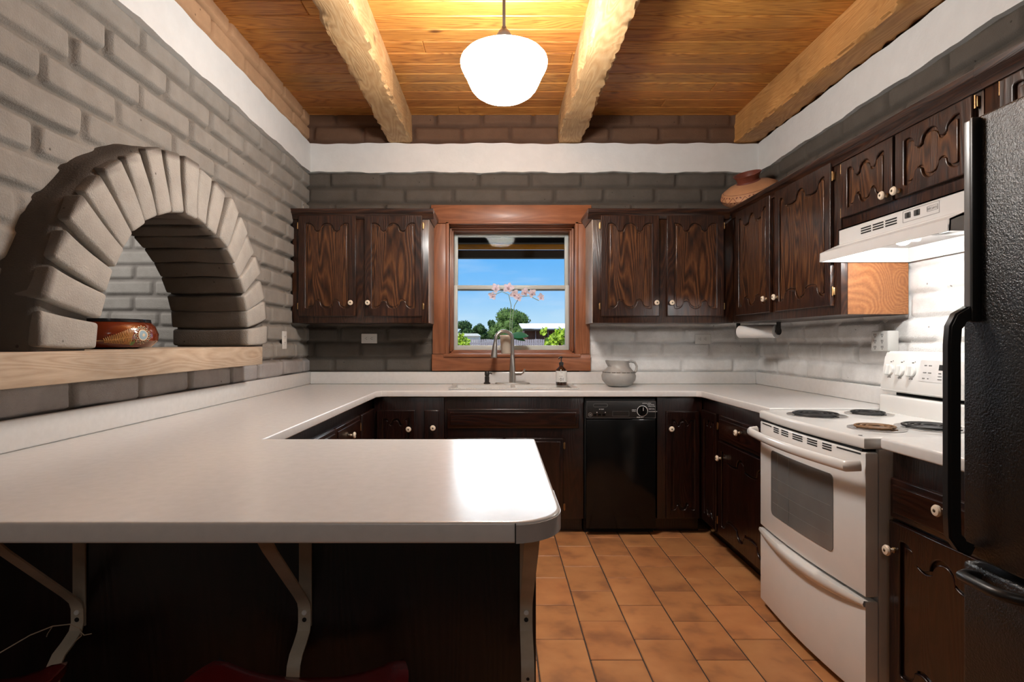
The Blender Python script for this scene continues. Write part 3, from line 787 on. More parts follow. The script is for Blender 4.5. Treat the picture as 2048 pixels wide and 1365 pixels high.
# amber soap bottle
sb = thing('soap_bottle', 'amber pump bottle with a white 01 label right of the faucet', 'bottle', (.4365, 3.955, CTZ+.0095))
bx, by, bz = .4365, 3.955, CTZ+.0095
m = MB(); m.lathe([(0, 0), (.036, 0), (.0375, .004), (.0375, .098), (.034, .110), (.020, .122), (.014, .130), (.014, .142), (0, .142)], (bx, by, bz)); m.build('bottle_body', M['amber'], sb, world=True)
m = MB(); m.lathe([(.0380, .022), (.0380, .098)], (bx, by, bz)); m.mi = 1
tm = text_mesh('01', .031, .0003); 
def wrap_text(mb, txt, size, z, ang0=-.35):
    me = text_mesh(txt, size, .0002)
    for v in me.vertices:
        a = v.co.x/.0383+ang0; r = .0384+v.co.z
        v.co = Vector((bx+r*math.sin(a), by-r*math.cos(a), bz+z+v.co.y))
    mb.mesh(me)
wrap_text(m, '01', .030, .030, -.38); wrap_text(m, 'KITCHEN', .0065, .060, -.55); wrap_text(m, 'soap', .0075, .086, -.25); wrap_text(m, ':', .024, .034, -.68)
m.build('bottle_label', [M['label'], M['ink']], sb, world=True)
m = MB(); m.lathe([(.016, .138), (.016, .155), (.009, .160), (.004, .162), (.004, .190), (0, .190)], (bx, by, bz)); m.tube([(bx, by, bz+.190), (bx-.012, by-.02, bz+.191), (bx-.02, by-.034, bz+.184)], .0045, 10)
m.cyl((bx, by, bz+.186), (bx, by, bz+.197), .010); m.build('pump', M['ink'], sb, world=True)

# pitcher
pt = thing('pitcher', 'grey clay pitcher with a looped handle on the counter under the right cabinet', 'pitcher', (.83, 3.93, CTZ))
m = MB(); m.lathe([(0, 0), (.055, 0), (.085, .012), (.112, .045), (.118, .075), (.108, .100), (.088, .120), (.074, .140), (.070, .160), (.074, .178), (.069, .178), (.064, .160), (.068, .140), (.080, .12), (.09, .10), (0, .09)], (.83, 3.93, CTZ))
for v in m.bm.verts:                                   # pulled pouring lip on the left
    if v.co.z > CTZ+.16:
        dx = (.83-v.co.x); 
        if dx > .05: v.co.x -= .018; v.co.z += .004
m.build('pitcher_body', M['greyclay'], pt, world=True)
m = MB(); m.tube([(.83+p, 3.93, CTZ+q) for p, q in ((.060, .168), (.085, .176), (.112, .168), (.126, .140), (.122, .110), (.104, .092))], [.009, .0085, .008, .008, .009, .010], 12); m.build('handle', M['greyclay'], pt, world=True)
m = MB(); t = []
for k in range(70):
    a = -PI+PI*k/69*1.0
    if (k % 7) in (5, 6): continue
    m.sphere((.83+.1085*math.cos(a), 3.93+.1085*math.sin(a), CTZ+.1015), .0045+.001*math.sin(k*2.3), (1, 1, .55), 8, 6)
m.build('worn_band', M['greyclay_dark'], pt, world=True)

# orchid on the window stool
ox, oy, oz = .095, 4.158, 1.139
oc = thing('potted_orchid', 'pale pink orchid in a cream pot on the window sill', 'plant', (ox-.01, oy+.03, oz))
m = MB(); m.lathe([(0, 0), (.040, 0), (.050, .12), (.053, .125), (.050, .135), (.045, .132), (.043, .11), (0, .11)], (ox-.035, oy+.03, oz)); m.build('pot', M['pot'], oc, world=True)
def leafmesh(mb, p0, d, L, w, up=(0, 0, 1), curl=.5, n=8, droop=.4):
    p0 = Vector(p0); d = Vector(d).normalized(); up = Vector(up); side = d.cross(up).normalized(); up = side.cross(d).normalized()
    t = bmesh.new(); rows = []
    for i in range(n+1):
        s = i/n; c = p0+d*(L*s)+up*(L*curl*s-L*droop*s*s*1.6); ww = w*math.sin(PI*min(1, s*.93+.07))**.7
        rows.append([t.verts.new(c-side*ww/2+up*.002), t.verts.new(c-up*w*.10), t.verts.new(c+side*ww/2+up*.002)])
    for a, b_ in zip(rows, rows[1:]):
        for q in range(2): t.faces.new((a[q], a[q+1], b_[q+1], b_[q]))
    mb._merge(t)
for (dx, dy, L, w, mt, cu, dr) in ((1, 0, .14, .062, 'leafdark', .10, .16), (.8, 0, .11, .055, 'leafgreen', -.35, .22), (-.9, .1, .07, .04, 'leafdark', .1, .2)):
    m = MB(); leafmesh(m, (ox-.01, oy+.02, oz+.128), (dx, dy, .1), L, w, up=(0, -.75, .65), curl=cu, droop=dr); m.build('leaf', M[mt], oc, world=True, sharp=80)
st1 = [(ox-.012, oy+.03, oz+.12), (ox-.010, oy+.02, oz+.25), (ox-.002, oy+.015, oz+.35), (ox-.02, oy, oz+.43), (ox-.07, oy-.01, oz+.452), (ox-.12, oy-.01, oz+.43)]
st2 = [(ox+.002, oy+.03, oz+.12), (ox+.006, oy+.02, oz+.25), (ox+.022, oy+.01, oz+.35), (ox+.06, oy, oz+.415), (ox+.13, oy-.01, oz+.42), (ox+.20, oy-.01, oz+.385)]
for st in (st1, st2):
    m = MB(); m.tube(st, .0028, 8); m.build('stem', M['stem'], oc, world=True)
def flower(x, z, r, tilt):
    m = MB(); c = Vector((x, oy-.015, z))
    for k in range(5):
        a = tilt+2*PI*k/5; d = Vector((math.cos(a), -.18, math.sin(a)))
        big = 1.0 if k in (0, 2, 3) else 1.15
        leafmesh(m, c, d, r*big, r*(.95 if k in (1, 4) else .65), up=(0, -1, 0), curl=.2, droop=.25, n=6)
    m.sphere((x, oy-.028, z-.004), r*.24, (1, 1.3, .9), 10, 8)
    m.build('blossom', M['petal'], oc, world=True, sharp=80)
fz0 = oz
for (px, py, r) in ((992, 576, .034), (985, 591, .030), (1017, 575, .040), (1029, 588, .034), (1050, 584, .032), (1064, 586, .032), (1082, 594, .027), (1037, 594, .03)):
    d_ = 4.14; flower((px-997)*d_/1138, H+(682-py)*d_/1138, r, random.uniform(0, 6))

# ================================================================== CABINETS
def lobed(w, h, top=True, bot=True):
    """outline of the carved panel opening, w x h, origin lower left, scalloped top and bottom"""
    r = min(.047, w*.155); dip = .007
    def side(sgn):
        pts = []
        # left quarter lobe, notch, centre half lobe, notch, right quarter lobe: from x=0 to x=w, y measured inwards from the edge
        cxs = r*.35
        for k in range(9):
            a = PI/2*(1+.35)-(PI/2*1.35)*k/8
            x = cxs+r*math.cos(a); y = r-r*math.sin(a)
            pts.append((max(0, x), y))
        nx0, nx1 = cxs+r, w/2-r
        for k in range(1, 6):
            s = k/6; pts.append((nx0+(nx1-nx0)*s, r+dip*math.sin(PI*s)*1.3))
        for k in range(13):
            a = PI-PI*k/12; pts.append((w/2+r*math.cos(a), r-r*math.sin(a)))
        half = [p for p in pts if p[0] <= w/2+1e-6]
        half = pts[:9+5+7]
        full = half+[(w-x, y) for x, y in half[::-1][1:]]
        return full
    b = side(1); out = []
    if bot: out += b
    else: out += [(0, 0), (w, 0)]
    if top: out += [(x, h-y) for x, y in b[::-1]]
    else: out += [(w, h), (0, h)]
    # drop doubles
    res = []
    for p in out:
        if not res or (abs(p[0]-res[-1][0])+abs(p[1]-res[-1][1])) > 1e-4: res.append(p)
    return res
def make_knob(parent, x, z, y=-.02):
    m = MB(); m.mi = 0
    RX = Matrix.Rotation(PI/2, 4, 'X')
    m.lathe([(.007, 0), (.006, .012), (.010, .016), (.0165, .020), (.0175, .025), (.014, .030), (.006, .032), (.005, .0315)], (x, y, z), 20, RX)
    m.mi = 1; m.lathe([(0, .0335), (.0035, .033), (.0055, .031), (.0055, .028)], (x, y, z), 12, RX)
    m.mi = 2; m.lathe([(.009, 0), (.009, .003), (.006, .005)], (x, y, z), 14, RX)
    return m.build('knob', [M['knob'], M['screw'], M['brass']], parent)
def make_hinge(parent, x, z):
    m = MB(); m.cyl((x, -.012, z-.022), (x, -.012, z+.022), .0035, seg=8); m.box(x-.006, x+.006, -.010, -.001, z-.018, z+.018, .001)
    return m.build('hinge', M['brass'], parent)
def door(root, x0, x1, z0, z1, knob=None, hinge=None, style='lobed', mats=('dark', 'panel'), nm='door', label=None):
    w, h = x1-x0, z1-z0; fm = M['darkZ'] if mats[0] == 'dark' else M['base']
    pm = M['panel'] if mats[1] == 'panel' else M['base']
    if style == 'lobed':
        st = min(.05, w*.16); rt = min(.052, h*.15)
        inner = lobed(w-2*st, h-2*rt)
        me = shape2d([[(0, 0), (w, 0), (w, h), (0, h)], [(x+st, y+rt) for x, y in inner]], .020, .0045, 3)
        m = MB(); m.mesh(me, front(x0, -.010, z0)); d = m.build(nm, fm, root, sharp=40)
        p = MB(); p.box(x0+st-.012, x1-st+.012, -.009, -.002, z0+rt-.012, z1-rt+.012)
        # raised field set slightly inside the carved outline
        cxm, czm = (w-2*st)/2, (h-2*rt)/2; kx, kz = 1-.013/cxm, 1-.013/czm
        me = shape2d([[(cxm+(x-cxm)*kx, czm+(y-czm)*kz) for x, y in inner]], .007, .003, 2)
        p.mesh(me, front(x0+st, -.0115, z0+rt)); p.build('panel', pm, d, sharp=40)
    elif style == 'slab':
        m = MB(); m.box(x0, x1, -.020, -.0005, z0, z1, .006, 3); d = m.build(nm, fm, root)
    elif style == 'raised':
        m = MB(); m.box(x0, x1, -.016, -.0005, z0, z1, .005, 3)
        me = shape2d([[(0, 0), (w-.04, 0), (w-.04, h-.04), (0, h-.04)]], .010, .004, 2); m.mesh(me, front(x0+.02, -.018, z0+.02))
        d = m.build(nm, M['baseX'] if w > h else fm, root)
    if label: d['label'] = label
    if knob: make_knob(d, knob[0], knob[1])
    if hinge is not None:
        for zz in (z0+h*.10, z1-h*.10): make_hinge(d, hinge, zz)
    return d
def crown(root, x0, x1, z0, z1, out=.035, left=False, right=False, D=.3):
    h = z1-z0
    pr = [(0, 0), (-.010, 0), (-.012, h*.15), (-.020, h*.35), (-.028, h*.5), (-out, h*.55), (-out-.002, h*.62), (-out-.002, h*.93), (-out+.004, h), (0, h)]
    m = MB(); m.prism([(y, z0+z) for y, z in pr], x0-(out if left else 0), x1+(out if right else 0), 'yz')
    if right:
        m.prism([(x1-y, z0+z) for y, z in pr], -.002, D, 'xz')
    if left:
        m.prism([(x0+y, z0+z) for y, z in pr], -.002, D, 'xz')
    return m.build('crown_molding', M['darkX'], root)
ZB, ZT = 1.353, 2.125
# -- upper left of the window
D1 = .315; FY = 3.865
u1 = thing('wall_cabinet', 'dark carved oak wall cabinet left of the window', 'cabinet', (-1.40, FY, ZB), 0, 'carved oak wall cabinets')
def carcass(root, w, h, d, mt='darkZ', z0=0):
    m = MB(); m.box(0, w, 0, d, z0, z0+h, .002); return m.build('carcass', M[mt], root)
hh = ZT-.055-ZB
carcass(u1, .925, hh, D1)
door(u1, .045, .435, .045, .727, knob=(.405, .135), hinge=.040)
door(u1, .493, .884, .045, .727, knob=(.520, .135), hinge=.889)
crown(u1, 0, .925, hh-.012, ZT-ZB, right=True, D=D1)
# end strip with the window's daylight put into its pale colour
m = MB(); m.box(.925, .929, .002, D1, 0, hh, .0); m.build('end_panel', plain('daylit_end_panel', (.33, .26, .22), .45, nscale=5, namt=.3), u1)
# -- upper right of the window
u2 = thing('wall_cabinet', 'dark carved oak wall cabinet right of the window, above the pitcher', 'cabinet', (.640, FY, ZB), 0, 'carved oak wall cabinets')
carcass(u2, .955, hh, D1)
door(u2, .052, .448, .045, .727, knob=(.425, .135), hinge=.047)
door(u2, .500, .885, .045, .727, knob=(.527, .135), hinge=.890)
crown(u2, 0, .925, hh-.012, ZT-ZB, left=True, D=D1)
m = MB(); m.box(-.004, 0, .002, D1, 0, hh, .0); m.build('end_panel', plain('daylit_end_panel_pale', (.42, .35, .30), .45, nscale=5, namt=.3), u2)  # daylight put into this paler end strip too
# -- right wall run, faces -x.  local x runs towards the camera
RXF = 1.595; RW = -PI/2
u3 = thing('wall_cabinet', 'tall carved oak wall cabinet in the right corner above the paper towels', 'cabinet', (RXF, 3.862, ZB), RW, 'carved oak wall cabinets')
W3 = 3.862-2.645; DR = 1.908-RXF
m = MB(); m.box(0, W3-.004, 0, DR, 0, hh, .002); m.build('carcass', M['darkZ'], u3)
m = MB(); m.box(W3-.0035, W3, .030, DR-.002, .002, hh, .0); m.build('end_panel', M['plywood'], u3)
door(u3, .078, .555, .045, .727, knob=(.520, .125), hinge=.073)
door(u3, .615, 1.160, .045, .727, knob=(.652, .125), hinge=1.166)
crown(u3, 0, W3+.0045, hh-.012, ZT-ZB)
# -- above the hood
u4 = thing('wall_cabinet', 'short carved oak wall cabinet above the range hood', 'cabinet', (RXF, 2.640, 1.748), RW, 'carved oak wall cabinets')
W4 = 2.640-1.870; h4 = ZT-.055-1.748
m = MB(); m.box(0, W4, 0, DR, 0, h4, .002); m.build('carcass', M['darkZ'], u4)
door(u4, .018, .362, .047, h4-.020, knob=(.335, .072), hinge=.012)
door(u4, .378, .745, .047, h4-.020, knob=(.405, .072), hinge=.751)
crown(u4, 0, W4+.0035, h4-.012, ZT-1.748)
# -- above the refrigerator
u5 = thing('wall_cabinet', 'short carved oak wall cabinet over the black refrigerator', 'cabinet', (RXF, 1.866, 1.80), RW, 'carved oak wall cabinets')
h5 = ZT-.055-1.80
m = MB(); m.box(0, .90, 0, DR, 0, h5, .002); m.build('carcass', M['darkZ'], u5)
door(u5, .075, .46, .030, h5-.020, hinge=.070); door(u5, .475, .86, .030, h5-.020)
crown(u5, 0, .90, h5-.012, ZT-1.80)

# ---- base cabinets.  BT = top of carcass
BT = CTZ-CTH-.001
def base_carcass(root, x0, x1, d, toe=.075, z1=BT, top=True):
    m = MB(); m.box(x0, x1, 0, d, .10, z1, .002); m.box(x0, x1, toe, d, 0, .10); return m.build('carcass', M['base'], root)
BY = 3.612
b1 = thing('base_cabinet', 'dark corner base cabinet with an arched door at the left end of the window wall', 'cabinet', (-.79, BY, 0), 0, 'dark base cabinets')
base_carcass(b1, 0.002, .445, .54)
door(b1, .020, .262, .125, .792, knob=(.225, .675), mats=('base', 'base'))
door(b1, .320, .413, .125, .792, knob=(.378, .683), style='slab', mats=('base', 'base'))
b2 = thing('base_cabinet', 'dark sink base cabinet with a long false drawer front', 'cabinet', (-.345, BY, 0), 0, 'dark base cabinets')
m = MB(); m.box(0.002, .885, 0, .075, .10, BT, .002); m.box(0.002, .885, .075, .54, .10, .70); m.box(.002, .885, .075, .54, 0, .10); m.build('carcass', M['base'], b2)
door(b2, .020, .855, .676, .800, style='raised', nm='drawer_front', mats=('base', 'base'))
door(b2, .020, .375, .13, .615, style='raised', mats=('base', 'base')); door(b2, .390, .755, .13, .615, style='raised', mats=('base', 'base'), hinge=.762)
b3 = thing('base_cabinet', 'dark base cabinet with a single door right of the dishwasher', 'cabinet', (1.005, BY, 0), 0, 'dark base cabinets')
base_carcass(b3, 0.002, .288, .54)
door(b3, .055, .266, .11, .785, knob=(.082, .677), mats=('base', 'base'))
RBF = 1.297
b4 = thing('base_cabinet', 'dark base cabinet with drawer between the corner and the white stove', 'cabinet', (RBF, 3.608, 0), RW, 'dark base cabinets')
base_carcass(b4, 0.005, 3.608-2.672, 1.895-RBF)
door(b4, .030, .262, .11, .800, mats=('base', 'base'), hinge=.268)
dr = door(b4, .295, .905, .660, .800, knob=(.600, .744), style='raised', nm='drawer', mats=('base', 'base'))
door(b4, .295, .905, .11, .650, knob=(.345, .557), mats=('base', 'base'))
b5 = thing('base_cabinet', 'dark base cabinet with drawer between the stove and refrigerator', 'cabinet', (RBF, 1.872, 0), RW, 'dark base cabinets')
base_carcass(b5, 0.001, .475, 1.895-RBF)
door(b5, .010, .455, .655, .785, knob=(.245, .744), style='raised', nm='drawer', mats=('base', 'base'))
door(b5, .010, .455, .11, .645, knob=(.035, .554), mats=('base', 'base'))
# left run, faces +x; local x runs away from the camera
b6 = thing('base_cabinet', 'dark base cabinet with drawers under the left counter', 'cabinet', (-.80, 1.86, 0), PI/2, 'dark base cabinets')
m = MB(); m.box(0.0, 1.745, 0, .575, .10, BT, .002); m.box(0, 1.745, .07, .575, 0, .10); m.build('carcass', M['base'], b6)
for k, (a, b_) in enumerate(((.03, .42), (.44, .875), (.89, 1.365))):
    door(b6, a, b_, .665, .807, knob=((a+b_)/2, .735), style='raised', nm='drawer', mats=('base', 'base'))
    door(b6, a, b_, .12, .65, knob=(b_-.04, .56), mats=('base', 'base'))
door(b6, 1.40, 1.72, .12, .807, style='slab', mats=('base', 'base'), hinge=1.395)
# peninsula
pn = thing('peninsula_cabinet', 'dark wooden peninsula base panel under the front counter', 'cabinet', (-.6, 1.28, 0))
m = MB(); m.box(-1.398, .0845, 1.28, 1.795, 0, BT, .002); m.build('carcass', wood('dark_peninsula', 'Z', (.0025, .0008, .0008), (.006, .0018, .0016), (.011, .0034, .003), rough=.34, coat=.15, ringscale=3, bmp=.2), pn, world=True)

# ================================================================== DISHWASHER
dw = thing('dishwasher', 'narrow black dishwasher under the counter right of the sink', 'dishwasher', (.548, 3.605, 0))
m = MB(); m.box(.0, .448, .01, .55, .10, .870, .002); m.box(0, .448, .06, .5, 0, .10); m.build('tub', M['blackgap'], dw)
m = MB(); m.box(.004, .444, -.018, .010, .045, .735, .004); m.build('door', M['black'], dw)
m = MB(); m.box(.004, .444, -.022, .012, .742, .852, .004)
cp = m.build('control_panel', M['blackplastic'], dw)
m = MB(); yy = -.0225
me = shape2d([[(0, 0), (.436, 0), (.436, .107), (0, .107)], [(.003, .003), (.433, .003), (.433, .104), (.003, .104)]], .001); m.mesh(me, front(.006, yy, .7435))
def pill(x, z, w, h, t):
    def rr(w, h, o): 
        r = h/2; P = []
        for cx_, a0 in ((w-r, -PI/2), (r, PI/2)):
            for k in range(9): a = a0+PI*k/8; P.append((cx_+(r-o)*math.cos(a), r+(r-o)*math.sin(a)))
        return P
    m.mesh(shape2d([rr(w, h, 0), rr(w, h, t)], .001), front(x, yy, z))
pill(.048, .812, .094, .024, .004)
me = shape2d([[(0, 0), (.105, 0), (.105, .032), (0, .032)], [(.002, .002), (.103, .002), (.103, .030), (.002, .030)]], .001); m.mesh(me, front(.170, yy, .756))
m.build('panel_lines', M['dim_line'], cp)
kx, kz = .358, .789
m = MB(); 
circ = lambda r, n=40: [(r*math.cos(2*PI*k/n), r*math.sin(2*PI*k/n)) for k in range(n)]
m.mesh(shape2d([circ(.0345), circ(.0315)], .001), front(kx, yy-.0005, kz))
for txt, x, z, s in (('NORMAL WASH', .000, .046, .0075), ('COLD WASH', .030, .037, .0075), ('RINSE & HOLD', .037, .027, .0075), ('RESET DIAL', .040, .010, .0075), ('PLATE WARMER', .040, -.006, .0075), ('HEAVY\nWASH', -.066, .004, .0085), ('RINSE ONLY', -.036, -.042, .0085)):
    m.mesh(text_mesh(txt, s), front(kx+x, yy, kz+z))
m.mesh(text_mesh('HI TEMP', .0085), front(.085, yy, .797)); m.mesh(shape2d([circ(.003, 10)], .001), front(.072, yy, .780)); m.mesh(shape2d([circ(.003, 10)], .001), front(.125, yy, .780))
m.build('panel_lettering', M['white_line'], cp)
m = MB(); m.cyl((kx, -.022, kz), (kx, -.028, kz), .030, seg=32); m.box(kx-.005, kx+.005, -.046, -.027, kz-.026, kz+.026, .003); m.mi = 1; m.box(kx-.0012, kx+.0012, -.0468, -.0455, kz+.004, kz+.024)
m.build('dial', [M['black'], M['white_line']], cp)
m = MB(); m.cyl((.030, -.022, .766), (.030, -.0235, .766), .0125, seg=28); m.mi = 1
m.mesh(shape2d([circ(.0125, 30), circ(.0112, 30)], .0008), front(.030, -.0240, .766))
m.mesh(text_mesh('GE', .012, align='CENTER'), front(.030, -.0240, .762)); m.build('badge', [M['blackplastic'], M['grey_line']], cp)
m = MB()
for k in range(3): m.box(.050+k*.028, .070+k*.028, -.0235, -.022, .758, .772, .001)
m.build('button_row', M['black'], cp)

# ================================================================== RANGE
rg = thing('stove', 'white electric coil stove against the right wall', 'stove', (1.222, 2.655, 0), RW)
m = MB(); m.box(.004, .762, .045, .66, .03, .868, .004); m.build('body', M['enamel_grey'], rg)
def bow(x): return -.020*math.sin(PI*min(1, max(0, x/.766)))       # front bulges out
def bowed_slab(y_in, z0, z1, x0=.004, x1=.762, bev=.006, thick=None, hole=None, n=24, off=0):
    top = [(x0+(x1-x0)*k/n, bow(x0+(x1-x0)*k/n)+off) for k in range(n+1)]
    poly = [(p[0], p[1]) for p in top]+[(x1, y_in), (x0, y_in)]
    return shape2d([poly], z1-z0, bev, 2), (z0+z1)/2
# cooktop
me, zc = bowed_slab(.60, .868, .908, bev=.010, off=-.005)
m = MB(); m.mesh(me, Matrix.Translation((0, 0, zc))); m.box(.006, .760, .548, .60, .90, .985, .010, 3); ckt = m.build('cooktop', M['enamel'], rg)
# oven door with hole for the pane
def door_front(z0, z1, name, mats, parent, win=None):
    t = bmesh.new(); n = 28; xs = [.004+.758*k/n for k in range(n+1)]
    m = MB(); me, zc = bowed_slab(.040, z0, z1, bev=.006); m.mesh(me, Matrix.Translation((0, 0, zc)))
    return m.build(name, mats, parent)
od = door_front(.375, .858, 'oven_door', M['enamel'], rg)
# the pane follows the bow, 1 mm proud, rounded corners
def rrect(x0, x1, z0, z1, r, n=6):
    P = []
    for cx_, cz_, a0 in ((x1-r, z0+r, -PI/2), (x1-r, z1-r, 0), (x0+r, z1-r, PI/2), (x0+r, z0+r, PI)):
        for k in range(n+1): a = a0+PI/2*k/n; P.append((cx_+r*math.cos(a), cz_+r*math.sin(a)))
    return P
def bowed_patch(loops, th, lift, cuts=True):
    """flat patch (x, z) of the range front bent onto its bow"""
    me = shape2d(loops, th); bm = bmesh.new(); bm.from_mesh(me)
    for k in range(1, 24):
        x = .766*k/24
        bmesh.ops.bisect_plane(bm, geom=bm.verts[:]+bm.edges[:]+bm.faces[:], plane_co=(x, 0, 0), plane_no=(1, 0, 0))
    for v in bm.verts:
        x, z, d = v.co.x, v.co.y, v.co.z; v.co = Vector((x, bow(x)-lift-d, z))
    me2 = bpy.data.meshes.new('p'); bm.to_mesh(me2); bm.free(); return me2
m = MB(); m.mesh(bowed_patch([rrect(.130, .600, .465, .747, .020)], .003, .001)); m.build('oven_window', M['ovenglass'], od)
m = MB()
for z in (.52, .575, .63): m.mesh(bowed_patch([[(.150, z), (.590, z), (.590, z+.0015), (.150, z+.0015)]], .0006, .0028))
for x in (.20, .30): m.mesh(bowed_patch([[(x, .48), (x+.0012, .48), (x+.0012, .74), (x, .74)]], .0006, .0028))
m.build('oven_rack', plain('rack_lines', (.20, .20, .20), .4), od)
# handle
hp = [(.004, -.018, .815), (.012, -.050, .812)]+[(.02+.726*k/20, -.058-.030*math.sin(PI*k/20), .812-.002) for k in range(21)]+[(.754, -.050, .812), (.762, -.018, .815)]
m = MB(); m.tube(hp, 0, 20, ell=(.019, .012)); m.build('oven_handle', M['enamel'], od)
# vent slots between door top and handle
m = MB()
def slot(x0, x1, z): m.mesh(bowed_patch([[(x0, z), (x1, z), (x1, z+.0045), (x0, z+.0045)]], .002, .0005))
for (a, b_) in ((.155, .205), (.232, .292), (.330, .405), (.440, .505), (.538, .590)):
    for z in (.848, .839, .830): slot(a, b_, z)
slot(.03, .13, .848); slot(.62, .74, .848)
m.build('vent_grille', M['blackgap'], od)
m = MB(); m.box(.02, .745, -.001, .05, .858, .870); m.build('vent_gap', M['blackgap'], rg)
# drawer
dwr = door_front(.030, .362, 'storage_drawer', M['enamel'], rg)
m = MB(); n = 24; t = bmesh.new(); A = []; 
for k in range(n+1):
    x = .004+.758*k/n; s = math.sin(PI*k/n)**.8; zz = .362
    A.append([t.verts.new((x, .01, zz)), t.verts.new((x, bow(x)-.006-.016*s, zz+.002)), t.verts.new((x, bow(x)-.010-.020*s, zz-.010)), t.verts.new((x, bow(x)-.006-.012*s, zz-.018-.026*s)), t.verts.new((x, bow(x)+.004, zz-.020-.040*s))])
for a, b_ in zip(A, A[1:]):
    for q in range(4): t.faces.new((a[q], a[q+1], b_[q+1], b_[q]))
bmesh.ops.recalc_face_normals(t, faces=t.faces[:]); m._merge(t); m.build('drawer_pull', M['enamel'], dwr, sharp=60)
# burners
def spiral(mb, x, y, z, r, turns):
    P = []; n = int(turns*36)
    for k in range(n+1):
        a = 2*PI*turns*k/n; rr = .018+(r-.018)*k/n; P.append((x+rr*math.cos(a), y+rr*math.sin(a), z))
    P.append((P[-1][0], P[-1][1]+.02, z-.012))
    mb.tube(P, .0042, 8)
for (X, Y, r, mt) in ((1.372, 2.452, .098, 'coil'), (1.628, 2.50, .074, 'coil'), (1.385, 2.085, .074, 'rustcoil'), (1.60, 2.10, .098, 'coil')):
    lx, ly = 2.655-Y, X-1.222; zt = .9085
    m = MB(); m.lathe([(r+.018, .0), (r+.019, .003), (r+.012, .004), (r+.004, .0005), (r*.6, -.0002), (.02, 0)], (lx, ly, zt), 48)
    bn = m.build('drip_pan', M['drip'], ckt)
    m = MB(); spiral(m, lx, ly, zt+.009, r, 4 if r > .09 else 3)
    for a in (0, 2.094, 4.188): m.box(0, r*.97, -.002, .002, 0, .004, mat=Matrix.Translation((lx, ly, zt+.002)) @ Matrix.Rotation(a+.5, 4, 'Z'))
    m.build('burner_coil', M[mt], ckt)
m = MB(); m.cyl((.715, .012, .9085), (.715, .012, .9095), .006, seg=16); m.build('badge', M['dim_line'], ckt)
# backguard with the controls
m = MB(); m.box(.05, .72, .60, .65, .905, 1.15); m.build('backguard_support', M['blackgap'], rg)
pr = [(.556, 1.000), (.552, 1.012), (.575, 1.165), (.590, 1.184), (.650, 1.184), (.650, 1.000)]
m = MB(); m.prism(pr, .004, .762, 'yz', bev=.008); bg = m.build('control_panel', M['enamel'], rg)
def onpanel(x, z):        # point on the sloping face
    return Vector((x, .552+(z-1.012)*(.023/.153), z))
tiltm = Matrix.Rotation(-math.atan(.023/.153), 4, 'X')
def pm_(x, z, lift=.0006): p = onpanel(x, z); return Matrix.Translation(p+Vector((0, -lift, 0))) @ tiltm @ FRONT
for x in (.060, .128, .196, .600, .680):
    m = MB(); m.mesh(shape2d([circ(.026)], .010, .003, 2), pm_(x, 1.100, .005)); m.mesh(shape2d([rrect(-.007, .007, -.024, .024, .006)], .016, .004, 2), pm_(x, 1.100, .016)); m.build('control_knob', M['enamel'], bg)
m = MB(); m.mesh(shape2d([rrect(.24, .56, -.045, .045, .006)], .0015), pm_(0, 1.105)); fr_ = m.build('display_frame', plain('display_plate', (.62, .61, .60), .35), bg)
m = MB(); m.mesh(shape2d([[(.345, .005), (.415, .005), (.415, .028), (.345, .028)]], .001), pm_(0, 1.105, .0016)); m.build('clock_display', M['blackgap'], bg)
m = MB()
for x, z, s_ in ((.345, -.010, 'TIMER'), (.345, -.022, 'CLOCK'), (.345, -.034, 'ON/OFF'), (.265, .020, 'BAKE'), (.290, .020, 'BROIL'), (.262, -.010, 'CLEAN'), (.290, -.010, 'COOK'), (.262, -.034, 'STOP'), (.290, -.034, 'SET')):
    m.mesh(text_mesh(s_, .0062), pm_(x, 1.105+z, .0018))
m.build('display_lettering', M['dim_line'], bg)
for x in (.060, .128, .196):
    m = MB(); m.mesh(text_mesh('OFF', .007, align='CENTER'), pm_(x, 1.133)); m.mesh(text_mesh('LO   HI', .007, align='CENTER'), pm_(x, 1.063)); m.mesh(shape2d([circ(.0022, 8)], .001), pm_(x+.012, 1.140))
    m.build('knob_markings', M['dim_line'], bg)

# ================================================================== RANGE HOOD
hd = thing('range_hood', 'white range hood with lit bulb above the stove', 'range hood', (RXF-.02, 2.636, 1.745), RW)
# local y: 0 = front of the upper panel; negative is towards the room
wd = .758
m = MB()
m.prism([(0, 0), (0, -.070), (-.006, -.078), (-.086, -.110), (-.088, -.150), (-.083, -.150), (-.081, -.114), (0, -.083), (.010, -.075), (.010, 0)], 0, wd, 'yz')
m.box(0, wd, 0, .325, -.006, 0); m.box(0, wd, .320, .325, -.150, 0)
for x0 in (0, wd-.006): m.prism([(0, 0), (0, -.07), (-.086, -.110), (-.088, -.150), (.325, -.150), (.325, 0)], x0, x0+.006, 'yz')
m.build('hood_shell', M['hoodwhite'], hd, sharp=25)
m = MB(); m.box(.006, wd-.006, -.02, .320, -.085, -.080); m.build('underside_pan', M['hoodwhite'], hd)
m = MB(); m.lathe([(.105, 0), (.105, -.012), (.095, -.016), (.088, -.012), (.088, 0)], (.50, .15, -.086), 40); m.lathe([(.030, 0), (.030, -.010), (0, -.010)], (.50, .15, -.090), 20)
for k in range(6): m.box(.028, .088, -.004, .004, -.010, -.006, mat=Matrix.Translation((.50, .15, -.086)) @ Matrix.Rotation(k*PI/3, 4, 'Z'))
m.build('fan_ring', M['hoodwhite'], hd)
for g_ in range(3):
    m = MB(); x0 = .165+g_*.078
    for k in range(3): m.box(x0, x0+.066, -.0012, .001, -.030-.0105*k, -.0245-.0105*k)
    m.build('vent_grille', M['blackgap'], hd)
